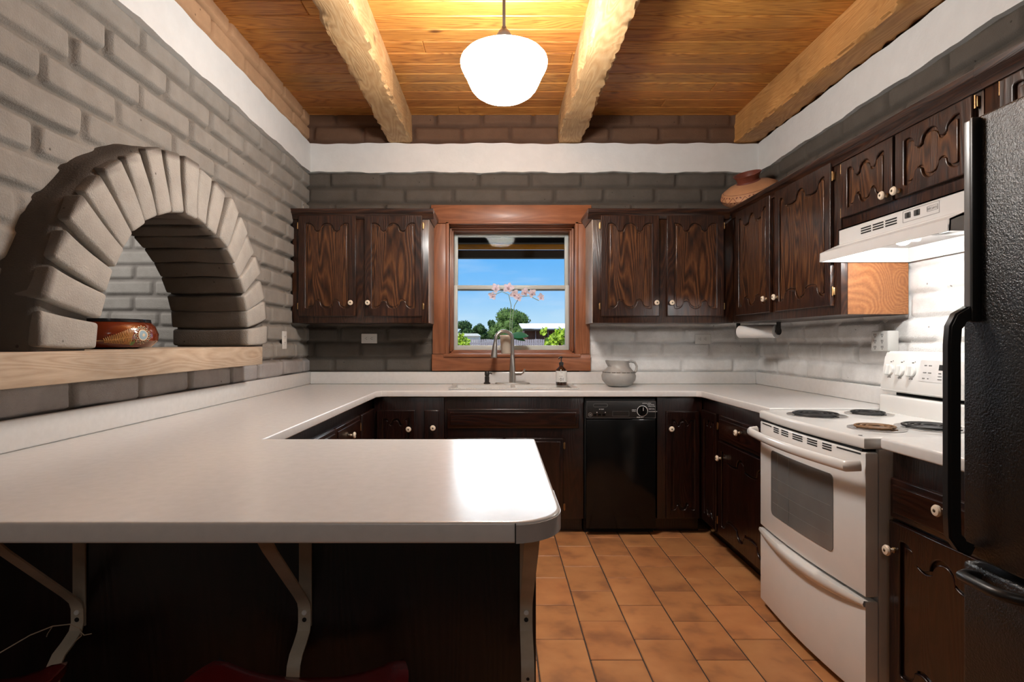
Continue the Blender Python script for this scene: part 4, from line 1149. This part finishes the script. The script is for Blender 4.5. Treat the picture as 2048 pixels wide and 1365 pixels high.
m = MB(); m.mesh(shape2d([rrect(0, .185, 0, .045, .002), rrect(.002, .183, .002, .043, .002)], .001), front(.42, -.0006, -.056)); m.mesh(shape2d([rrect(.125, .178, .015, .035, .003), rrect(.1265, .1765, .0165, .0335, .003)], .001), front(.42, -.0006, -.056))
m.mesh(text_mesh('BROAN', .0135), front(.548, -.0008, -.036)); m.build('switch_plate', M['grey_line'], hd)
for x in (.434, .482):
    m = MB(); m.box(x, x+.028, -.004, .001, -.042, -.020, .002); m.mi = 1; m.box(x+.015, x+.025, -.006, -.003, -.040, -.022, .001); m.build('rocker_switch', [M['dim_line'], M['blackgap']], hd)
m = MB(); m.cyl((.37, .045, -.105), (.37, .10, -.105), .014, seg=16); m.build('socket', M['outlet'], hd)
m = MB(); m.sphere((.37, .035, -.110), .024, (1, 1.25, 1)); m.build('light_bulb', M['bulb'], hd)

# ================================================================== REFRIGERATOR
rf = thing('refrigerator', 'black textured refrigerator with a bottom freezer at the right edge', 'refrigerator', (1.110, 1.365, 0), RW)
m = MB(); m.box(.002, .755, .055, .74, .02, 1.745, .004); m.build('cabinet_shell', M['fridge'], rf)
m = MB(); m.box(.002, .757, .002, .052, .722, 1.752, .008, 3); fd = m.build('fresh_food_door', M['fridge'], rf)
m = MB(); m.box(.002, .757, .002, .052, .06, .706, .008, 3); fz_ = m.build('freezer_drawer', M['fridge'], rf)
m = MB(); m.box(.006, .750, .06, .70, 0, .055); m.build('kick_grille', M['blackplastic'], rf)
m = MB()
m.mi = 1; m.box(.024, .044, -.014, .003, 1.275, 1.745, .003, 3); m.mi = 0; m.box(.0442, .052, -.016, .003, 1.275, 1.748, .002, 2)
hp = [(.034, -.004, 1.300), (.034, -.014, 1.296), (.032, -.034, 1.284), (.032, -.045, 1.262), (.032, -.048, 1.22)]+[(.032, -.048, 1.22-.036*k) for k in range(1, 12)]+[(.032, -.046, .775), (.032, -.030, .752), (.032, -.004, .740)]
m.mi = 0; m.tube(hp, 0, flat=(.024, .030, (1, 0, 0)))
bmesh.ops.bevel(m.bm, geom=[e for e in m.bm.edges if e.calc_length() > .02 and len(e.link_faces) == 2 and e.calc_face_angle(0) > .9], offset=.004, segments=2, affect='EDGES')
m.build('door_handle', [M['blackplastic'], plain('grey_handle_trim', (.16, .16, .16), .32)], fd)
m = MB(); hp = [(.046, -.002, .684), (.050, -.030, .690), (.060, -.046, .691)]+[(.060+.02*k, -.048, .691) for k in range(1, 5)]+[(.158, -.044, .691), (.174, -.028, .690), (.180, -.002, .686)]
m.tube(hp, .0125, 14); m.build('freezer_handle', M['blackplastic'], fz_)

# ================================================================== PENDANT LAMP
pl = thing('pendant_lamp', 'schoolhouse pendant lamp with a lit white glass globe', 'lamp', (.024, 2.47, ZC))
lx, ly = .024, 2.47
m = MB(); m.lathe([(0, 0), (.065, 0), (.062, -.015), (.02, -.03), (0, -.03)], (lx, ly, ZC)); m.build('ceiling_canopy', M['bronze'], pl, world=True)
m = MB(); m.cyl((lx, ly, 2.575), (lx, ly, ZC-.02), .007, seg=14); m.build('rod', M['bronze'], pl, world=True)
m = MB(); m.lathe([(.010, .085), (.012, .074), (.024, .064), (.034, .044), (.036, .012), (.040, .0), (.038, -.006), (0, -.006)], (lx, ly, 2.510)); m.build('cap', M['bronze'], pl, world=True)
pf_ = [(.034, 2.512), (.075, 2.504), (.115, 2.494), (.148, 2.481), (.172, 2.467), (.185, 2.452), (.189, 2.438), (.186, 2.422), (.177, 2.402), (.164, 2.378), (.153, 2.352), (.141, 2.328), (.124, 2.308), (.100, 2.292), (.068, 2.281), (.035, 2.276), (0, 2.275)]
m = MB(); m.lathe(pf_, (lx, ly, 0), 64); m.build('glass_globe', M['lampglass'], pl, world=True)

# ================================================================== SMALL THINGS
# painted bowl in the arch
bwx, bwy, bwz = -1.50, 2.19, 1.2005
bw = thing('painted_bowl', 'red-brown glazed bowl painted with ochre fern and flower, on the arch ledge', 'bowl', (bwx, bwy, bwz))
bprof = [(.085, 0), (.140, .006), (.163, .030), (.166, .055), (.155, .085), (.140, .100), (.138, .112), (.134, .112), (.134, .10), (.145, .08), (.15, .05), (.13, .012), (0, .008)]
m = MB(); m.lathe([(0, 0)]+bprof, (bwx, bwy, bwz), 64); m.build('bowl_body', M['redbowl'], bw, world=True)
def rad(prof, z):
    P = [p for p in prof]
    for (r0, z0), (r1, z1) in zip(P, P[1:]):
        if z0 <= z <= z1: return r0+(r1-r0)*(z-z0)/max(1e-6, z1-z0)
    return P[-1][0]
outer_b = bprof[:7]
def surf(c, prof, th, z, lift=.0008):
    r = rad(prof, z)+lift; return (c[0]+r*math.cos(th), c[1]+r*math.sin(th), c[2]+z)
def blob(mb, c, prof, th0, z0, a, b_, rot=0, lift=.0009, n=14):
    t = bmesh.new(); r = rad(prof, z0)
    cv = t.verts.new(surf(c, prof, th0, z0, lift)); vs = []
    for k in range(n):
        q = 2*PI*k/n; du = a*math.cos(q)*math.cos(rot)-b_*math.sin(q)*math.sin(rot); dv = a*math.cos(q)*math.sin(rot)+b_*math.sin(q)*math.cos(rot)
        vs.append(t.verts.new(surf(c, prof, th0+du/r, max(.001, z0+dv), lift)))
    for k in range(n): t.faces.new((cv, vs[k], vs[(k+1) % n]))
    bmesh.ops.recalc_face_normals(t, faces=t.faces[:]); mb._merge(t)
def stroke(mb, c, prof, pts, r=.0013, lift=.0004):
    P = []
    for (a, b_) in zip(pts, pts[1:]):
        for k in range(6): s = k/6; P.append(surf(c, prof, a[0]+(b_[0]-a[0])*s, a[1]+(b_[1]-a[1])*s, lift))
    P.append(surf(c, prof, *pts[-1], lift)); mb.tube(P, r, 6)
BC = (bwx, bwy, bwz)
# the side seen by the camera points to (+x, -y)
m = MB(); a0 = -.62
stroke(m, BC, outer_b, [(a0-.62, .030), (a0-.45, .030), (a0-.2, .036), (a0+.1, .045)], .0012)
for k in range(17):
    s = k/16; th = a0-.42+.50*s; z = .031+.014*s
    stroke(m, BC, outer_b, [(th, z), (th-.03+.12*s, z+.008+.030*s)], .0016)
    stroke(m, BC, outer_b, [(th, z-.002), (th-.02+.02*s, z-.008-.020*s)], .0016)
stroke(m, BC, outer_b, [(a0-1.4, .075), (a0-1.1, .072), (a0-.85, .055)], .002)
for k in range(8): th = a0-1.35+.06*k; stroke(m, BC, outer_b, [(th, .074-.001*k), (th+.05, .084-.001*k)], .0014)
stroke(m, BC, outer_b, [(a0-.86, .060), (a0-.80, .055), (a0-.74, .058), (a0-.72, .068)], .0018)
m.build('fern_pattern', M['gold'], bw, world=True)
fx, fz1 = a0+.36, .052
m = MB()
for k in range(16):
    q = 2*PI*k/16; m.mi = 0; blob(m, BC, outer_b, fx+.0300*math.cos(q)/.16, fz1+.0300*math.sin(q), .0062, .0042, q, .0006)
    m.mi = 1; blob(m, BC, outer_b, fx+.0300*math.cos(q)/.16, fz1+.0300*math.sin(q), .0042, .0026, q, .0010)
m.mi = 0; blob(m, BC, outer_b, fx, fz1, .0215, .0215, 0, .0008, 24); m.mi = 2; blob(m, BC, outer_b, fx, fz1, .0175, .0175, 0, .0012, 24); m.mi = 0; blob(m, BC, outer_b, fx, fz1, .006, .006, 0, .0016)
m.build('flower_pattern', [M['creamglaze'], M['blackglaze'], M['blueglaze']], bw, world=True)
m = MB(); blob(m, BC, outer_b, a0+.12, .024, .009, .012, .3); m.build('leaf_pattern', M['greenglaze'], bw, world=True)
m = MB(); m.lathe([(.1412, .1005), (.1392, .1085), (.1388, .1125)], BC, 64); m.build('rim_band', M['blackglaze'], bw, world=True)

# clay pot on the cabinets, leaning in the corner
pp = thing('clay_pot', 'wide painted terracotta pot with a red neck leaning on the corner cabinets', 'pot', (1.765, 3.955, 2.178), rot=(math.radians(20), math.radians(-20), 0))
pprof = [(0, 0), (.07, 0), (.145, .020), (.185, .055), (.195, .085), (.180, .118), (.135, .145), (.085, .160), (.078, .163)]
m = MB(); m.lathe(pprof, (0, 0, 0), 64); m.build('pot_body', M['terracotta'], pp)
m = MB(); m.lathe([(.080, .158), (.071, .172), (.074, .195), (.090, .214), (.092, .218), (.086, .219), (.070, .200), (.062, .180), (.060, .150)], (0, 0, 0), 48); m.build('pot_neck', M['redclay'], pp)
oprof = pprof[2:]
m = MB(); OC = (0, 0, 0)
for z in (.060, .124):
    stroke(m, OC, oprof, [(2*PI*k/48, z) for k in range(49)], .0014)
nz = 14
stroke(m, OC, oprof, [(2*PI*k/(nz*2), .070 if k % 2 else .113) for k in range(nz*2+1)], .0016)
for k in range(nz):
    th = 2*PI*k/nz
    for s in (-1, 1):
        blob(m, OC, oprof, th+s*.07, .078, .008, .004, s*.6); blob(m, OC, oprof, th+PI/nz+s*.07, .110, .008, .004, -s*.6); blob(m, OC, oprof, th+s*.14, .070, .006, .0035, .2)
m.build('painted_band', M['redclay'], pp)

# paper towel
p0 = Vector((1.632, 3.84, 1.292)); p1 = Vector((1.758, 3.60, 1.292)); ax = (p1-p0).normalized()
th_ = thing('towel_holder', 'black towel rail with end brackets under the corner cabinet', 'towel holder', (1.69, 3.72, 1.352))
m = MB(); m.cyl(p0-ax*.02, p1+ax*.02, .009, seg=16); m.build('rail', M['blackplastic'], th_, world=True)
for p, s in ((p0, -1), (p1, 1)):
    m = MB(); q = p+ax*s*.016; m.cyl(q-ax*.004, q+ax*.004, .024, seg=24); sd_ = ax.cross(Vector((0, 0, 1)))
    m.tube([q, q+Vector((0, 0, .030)), q+Vector((0, 0, .059))], 0, flat=(.034, .006, tuple(sd_))); m.build('bracket', M['blackplastic'], th_, world=True)
pr_ = thing('paper_towel_roll', 'white paper towel roll hanging under the corner cabinet', 'paper towel', (1.695, 3.72, 1.292))
m = MB()
prr = [(.0125, 0), (.042, 0), (.0425, .003), (.0425, .269), (.042, .272), (.0125, .272), (.0125, 0)]
q = Vector((0, 0, 1)).rotation_difference(ax).to_matrix().to_4x4()
m.lathe(prr, p0, 40, q); m.build('roll', M['paper'], pr_, world=True, sharp=30)

# wall outlets
def outlet_at(name, label, M4, horiz=True):
    o = thing(name, label, 'outlet', tuple(M4.translation)); o.rotation_euler = M4.to_euler()
    w, h = (.116, .071) if horiz else (.071, .116)
    m = MB(); m.mesh(shape2d([rrect(-w/2, w/2, -h/2, h/2, .005)], .006, .002, 2)); pl_ = m.build('cover_plate', M['outlet'], o)
    for s in (-1, 1):
        m = MB(); cx_, cz_ = (s*.0195, 0) if horiz else (0, s*.0195)
        m.mesh(shape2d([circ(.0165, 24)], .003, .0005), Matrix.Translation((cx_, cz_, .0035)))
        m.mi = 1
        for dx in (-.006, .006):
            a, b_ = (.0012, .0045)
            x, y = (cx_, cz_+dx) if horiz else (cx_+dx, cz_+.003)
            ww, hh2 = (b_, a) if horiz else (a, b_)
            m.box(x-ww, x+ww, y-hh2, y+hh2, .0048, .0056)
        if horiz: m.cyl((cx_-.009, cz_, .0048), (cx_-.009, cz_, .0056), .0022, seg=10)
        else: m.cyl((cx_, cz_-.007, .0048), (cx_, cz_-.007, .0056), .0022, seg=10)
        m.build('receptacle', [M['outlet'], M['blackgap']], o)
    return o
def facing_y(x, y, z): return Matrix.Translation((x, y, z)) @ FRONT
outlet_at('wall_outlet', 'white horizontal outlet under the left wall cabinet', facing_y((738.5-997)*4.18/1138, 4.181, H+5*4.18/1138))
outlet_at('wall_outlet', 'white horizontal outlet between the pitcher and the paper towels', facing_y((1406-997)*4.18/1138, 4.181, H+4*4.18/1138))
# left wall: plate faces +x
ML = Matrix(((0, 0, 1, -1.393), (1, 0, 0, 3.70), (0, 1, 0, 1.236), (0, 0, 0, 1)))
outlet_at('wall_outlet', 'white upright outlet on the left brick wall beyond the arch', ML, False)
# plug-in six-way adapter on the right wall, faces -x
ad = thing('outlet_adapter', 'white six-way plug-in outlet adapter on the wall above the stove corner', 'outlet adapter', (1.915, 2.78, 1.23), RW)
ax0 = 1.865
m = MB(); m.box(-.062, .062, -.055, .0, -.050, .050, .006, 3); m.build('adapter_body', M['outlet'], ad)
m = MB()
for x in (-.030, .022):
    for z in (-.030, 0, .030):
        m.box(x-.007, x-.0045, -.056, -.0545, z-.004, z+.006); m.box(x+.0045, x+.007, -.056, -.0545, z-.004, z+.006); m.cyl((x, -.0545, z-.009), (x, -.056, z-.009), .0025, seg=8)
m.build('socket_holes', M['blackgap'], ad)

# shelf brackets under the peninsula
def make_bracket(x, label, bend=0):
    o = thing('shelf_bracket', label, 'bracket', (x, 1.279, .876), 0, 'steel brackets under the peninsula')
    W = .028
    m = MB(); m.tube([(0, -.0025, 0), (0, -.0025, -.285)], 0, flat=(W, .004, (1, 0, 0))); m.build('wall_leg', M['bracket'], o)
    m = MB(); m.tube([(0, -.002, -.003), (0, -.255, -.003)], 0, flat=(W, .004, (1, 0, 0))); m.build('top_arm', M['bracket'], o)
    P = [(bend, -.235, -.006), (bend*.9, -.20, -.045), (0, -.035, -.205), (0, -.014, -.228), (0, -.008, -.245), (0, -.0075, -.275), (0, -.014, -.292), (0, -.036, -.306), (0, -.062, -.318), (0, -.076, -.334), (0, -.080, -.352), (0, -.078, -.368)]
    m = MB(); m.tube(P, 0, flat=(W, .004, (1, 0, 0))); m.mi = 1
    m.cyl((0, -.0095, -.252), (0, -.0125, -.252), .0055, seg=12); m.mi = 2; m.cyl((0, -.0097, -.268), (0, -.0115, -.268), .0048, seg=12); m.cyl((0, -.0780, -.358), (0, -.0828, -.358), .0035, seg=10)
    m.build('brace', [M['bracket'], M['outlet'], M['blackgap']], o)
    return o
make_bracket((161-997)*1.28/1138, 'cream steel shelf bracket at the left with twine around its foot')
make_bracket((612-997)*1.28/1138, 'cream steel shelf bracket in the middle of the peninsula')
make_bracket((1052-997)*1.28/1138, 'cream steel shelf bracket at the right end of the peninsula')
m = MB()
def wp(px, py, d): return ((px-997)*d/1138, d, H+(682-py)*d/1138)
m.tube([wp(-40, 1330, 1.10), wp(0, 1306, 1.12), wp(60, 1271, 1.15), wp(105, 1253, 1.18), wp(140, 1249, 1.20), wp(160, 1258, 1.20), wp(163, 1272, 1.205), wp(150, 1283, 1.21)], .0012, 6)
m.tube([wp(160, 1262, 1.20), wp(168, 1271, 1.19), wp(183, 1268, 1.19)], .001, 6)
m.tube([wp(105, 1253, 1.18), wp(95, 1268, 1.185), wp(93, 1274, 1.19)], .001, 6)
tag(m.build('twine', M['string']), 'loose pale twine trailing left from the bracket foot', 'twine')

# saddle stools tucked under the overhang
def stool(x, y, z, label):
    o = thing('saddle_stool', label, 'stool', (x, y, 0), 0, 'stools at the peninsula')
    t = bmesh.new(); nx, ny = 24, 12; w, d = .42, .24; top = []; 
    def sz(u, v): return z-.055+.055*(abs(u)**2.4)-.006*v*v
    for side in (0, 1):
        g = []
        for i in range(nx+1):
            row = []
            for j in range(ny+1):
                u = -1+2*i/nx; v = -1+2*j/ny
                rx = w/2*(u*math.sqrt(max(0, 1-v*v*.22))); ry = d/2*(v*math.sqrt(max(0, 1-u*u*.22)))
                e = max(abs(u), abs(v)); zz = sz(u, v)-(.018*max(0, (e-.8)/.2)**2)
                if side: zz = zz-.045+.03*max(0, (e-.8)/.2)**2
                row.append(t.verts.new((rx, ry, zz)))
            g.append(row)
        for i in range(nx):
            for j in range(ny): t.faces.new((g[i][j], g[i+1][j], g[i+1][j+1], g[i][j+1]))
        top.append(g)
    A, B = top
    per = [(i, 0) for i in range(nx)]+[(nx, j) for j in range(ny)]+[(i, ny) for i in range(nx, 0, -1)]+[(0, j) for j in range(ny, 0, -1)]
    for k in range(len(per)):
        a = per[k]; b_ = per[(k+1) % len(per)]
        t.faces.new((A[a[0]][a[1]], A[b_[0]][b_[1]], B[b_[0]][b_[1]], B[a[0]][a[1]]))
    bmesh.ops.recalc_face_normals(t, faces=t.faces[:])
    m = MB(); m._merge(t); m.build('seat', M['redvinyl'], o, sharp=80)
    for sx in (-1, 1):
        for sy in (-1, 1):
            m = MB(); m.tube([(sx*.13, sy*.07, z-.085), (sx*.19, sy*.12, 0)], [.016, .013], 10); m.build('leg', M['stoolwood'], o)
    m = MB()
    for sy in (-1, 1): m.cyl((-.168, sy*.105, .22), (.168, sy*.105, .22), .009, seg=10)
    for sx in (-1, 1): m.cyl((sx*.160, -.095, .30), (sx*.160, .095, .30), .009, seg=10)
    m.build('stretcher', M['stoolwood'], o)
stool(-.378, 1.045, .612, 'red vinyl saddle stool under the middle of the peninsula')
stool(-1.055, 1.045, .606, 'red vinyl saddle stool at the left under the peninsula')

# ================================================================== OUTSIDE
m = MB(); m.box(-60, 60, YB+.3, 160, -.05, 0); tag(m.build('ground', M['dirt']), kind='structure')
pr0 = thing('porch_roof', 'dark beamed porch roof with an orange plank outside the window', 'porch roof', (.1, 5.2, 1.98))
m = MB(); m.box(-3.0, 3.2, 5.15, 5.24, 1.985, 2.055, .003); m.build('front_beam', M['outbeam'], pr0, world=True)
m = MB(); m.box(-3.0, 3.2, 5.02, 5.05, 2.040, 2.106, .002)
for k in range(9): pass
m.build('fascia_plank', M['soffit'], pr0, world=True)
m = MB(); m.box(-3.0, 3.2, 4.86, 4.94, 2.070, 2.26); m.box(-3.2, 3.4, YB+.27, 5.30, 2.26, 2.30); m.build('roof_deck', M['outbeam'], pr0, world=True)

def foliage(mb, blobs, n, ls, rnd=random):
    tot = sum(b[3]**2 for b in blobs); t = bmesh.new()
    for (x, y, z, r, fl) in blobs:
        for _ in range(int(n*r*r/tot)):
            a = rnd.uniform(0, 2*PI); c = rnd.uniform(-1, 1); s = math.sqrt(1-c*c); rr = r*rnd.uniform(.72, 1.06)
            p = Vector((x+rr*s*math.cos(a), y+rr*s*math.sin(a), z+rr*c*fl))
            d = Vector((rnd.gauss(0, 1), rnd.gauss(0, 1), rnd.gauss(0, 1))).normalized(); u = d.orthogonal().normalized(); v = d.cross(u)
            k = ls*rnd.uniform(.6, 1.3)
            t.faces.new([t.verts.new(p+u*k), t.verts.new(p+v*k*.6), t.verts.new(p-u*k), t.verts.new(p-v*k*.6)])
    mb._merge(t)
    for (x, y, z, r, fl) in blobs: mb.sphere((x, y, z), r*.80, (1, 1, fl), 12, 8)
def tree(label, px, pyt, pyb, wpx, Y, mat, n, nb, ls, seed):
    R = random.Random(seed); X = (px-997)*Y/1138; zt = H+(682-pyt)*Y/1138; zb = max(.2, H+(682-pyb)*Y/1138); w = wpx*Y/1138/2
    o = thing('tree', label, 'tree', (X, Y, 0), 0, 'trees beyond the yard'); hgt = zt-zb; blobs = []
    for k in range(nb):
        s = R.random(); z = zb+hgt*(.22+.62*s); wf = math.sin(PI*min(1, .25+.62*s))
        r = w*R.uniform(.28, .42); a = R.uniform(-1, 1)
        blobs.append((X+a*max(.05, (w-r))*wf, Y+R.uniform(-.6, .6)*w, min(z, zt-r*.8), r, .8))
    blobs.append((X, Y, zt-w*.42, w*.42, 1.0))
    blobs.append((X, Y, zb+hgt*.4, w*.62, .8))
    m = MB(); foliage(m, blobs, n, ls, R); m.build('foliage', M[mat], o, world=True, smooth=False)
    m = MB(); m.cyl((X, Y, 0), (X, Y, zb+hgt*.5), w*.07, w*.04, seg=8); m.build('trunk', M['bark'], o, world=True)
tree('large round green tree beyond the yard, behind the faucet', 1020, 616, 692, 98, 60, 'tree1', 14000, 34, .10, 1)
tree('lower dark tree at the left of the window view', 930, 641, 690, 50, 62, 'tree2', 4000, 10, .10, 2)
tree('dark tree between the large tree and the leftmost one', 960, 647, 690, 46, 64, 'tree2', 4000, 10, .10, 3)
tree('small dark tree tucked against the large round tree', 983, 640, 690, 36, 66, 'tree2', 3500, 8, .10, 4)
# shed
Ys = 40
def W_(px, Y): return (px-997)*Y/1138
def Z_(py, Y): return H+(682-py)*Y/1138
sh = thing('shed', 'long brown shed with a pale metal roof beyond the fence', 'shed', (W_(1100, Ys), Ys, 0))
m = MB(); m.box(W_(1049, Ys), W_(1210, Ys), Ys, Ys+4, 0, Z_(661, Ys)); m.build('wall', M['shedwall'], sh, world=True)
m = MB(); m.prism([(Ys-.6, Z_(658, Ys)), (Ys-.6, Z_(656.5, Ys)), (Ys+5, Z_(647, Ys+5)), (Ys+5, Z_(649, Ys+5))], W_(1043, Ys), W_(1215, Ys), 'yz'); m.build('roof', M['shedroof'], sh, world=True)
m = MB(); m.box(W_(1046, Ys), W_(1212, Ys), Ys-.58, Ys-.1, Z_(662, Ys), Z_(658.6, Ys)); m.build('eave', M['outbeam'], sh, world=True)
m = MB()
for px in (1071, 1096): m.box(W_(px, Ys-.2), W_(px+1, Ys-.2), Ys-.15, Ys-.05, 0, Z_(662, Ys))
m.build('post', M['fence'], sh, world=True)
hs = thing('house', 'low white building at the left beyond the fence', 'house', (W_(935, 50), 50, 0))
m = MB(); m.box(W_(905, 50), W_(958, 50), 50, 54, 0, Z_(672, 50)); m.build('wall', M['whitewall'], hs, world=True)
m = MB(); m.prism([(W_(903, 50), Z_(672, 50)), (W_(960, 50), Z_(672, 50)), (W_(954, 50), Z_(667, 50)), (W_(909, 50), Z_(667, 50))], 49.7, 54.3, 'xz'); m.build('roof', M['whitewall'], hs, world=True)
fc = thing('fence', 'weathered grey picket fence across the yard', 'fence', (0, 30, 0)); Yf = 30
m = MB(); x = -4.0
while x < 6.0:
    m.box(x, x+.095, Yf, Yf+.02, 0, H+.09+.01*math.sin(x*7)); x += .115
m.build('pickets', M['fence'], fc, world=True)
m = MB(); m.box(-4, 6, Yf+.02, Yf+.06, 1.05, 1.14); m.box(-4, 6, Yf+.02, Yf+.06, .3, .38); m.build('rail', M['fence'], fc, world=True)
def bush(label, pts, Y, seed, n=150):
    R = random.Random(seed); o = thing('bush', label, 'bush', (W_(pts[0][0], Y), Y, 0), 0, 'leafy shrubs outside the window')
    m = MB()
    for (px, py, r) in pts:
        for _ in range(n//len(pts)):
            a = R.uniform(0, 2*PI); q = r*math.sqrt(R.random()); p = Vector((W_(px, Y)+q*math.cos(a)*Y/1138, Y+R.uniform(-.15, .15), Z_(py, Y)+q*math.sin(a)*Y/1138))
            d = Vector((R.gauss(0, 1), R.gauss(-.8, .6), R.gauss(0.3, .6))).normalized()
            leafmesh(m, p, d.orthogonal(), .055*R.uniform(.6, 1.2), .05*R.uniform(.7, 1.1), up=tuple(d), curl=.05, droop=.1, n=4)
    m.build('foliage', M['bush'], o, world=True, sharp=80)
    m = MB()
    for (px, py, r) in pts: m.tube([(W_(pts[0][0], Y), Y, 0), (W_((pts[0][0]+px)/2, Y), Y+.02, .7), (W_(px, Y), Y, Z_(py, Y))], .010, 6)
    m.build('stem', M['bark'], o, world=True)
bush('yellow-green leafy shrub outside the right side of the window', [(1112, 678, 12), (1104, 684, 12), (1121, 664, 9), (1122, 685, 12), (1088, 662, 4), (1118, 673, 10), (1098, 688, 9)], 8.5, 5, 330)
bush('small yellow-green shrub outside the left side of the window', [(925, 682, 10), (922, 672, 7), (928, 688, 10), (933, 687, 6)], 8.5, 8, 150)
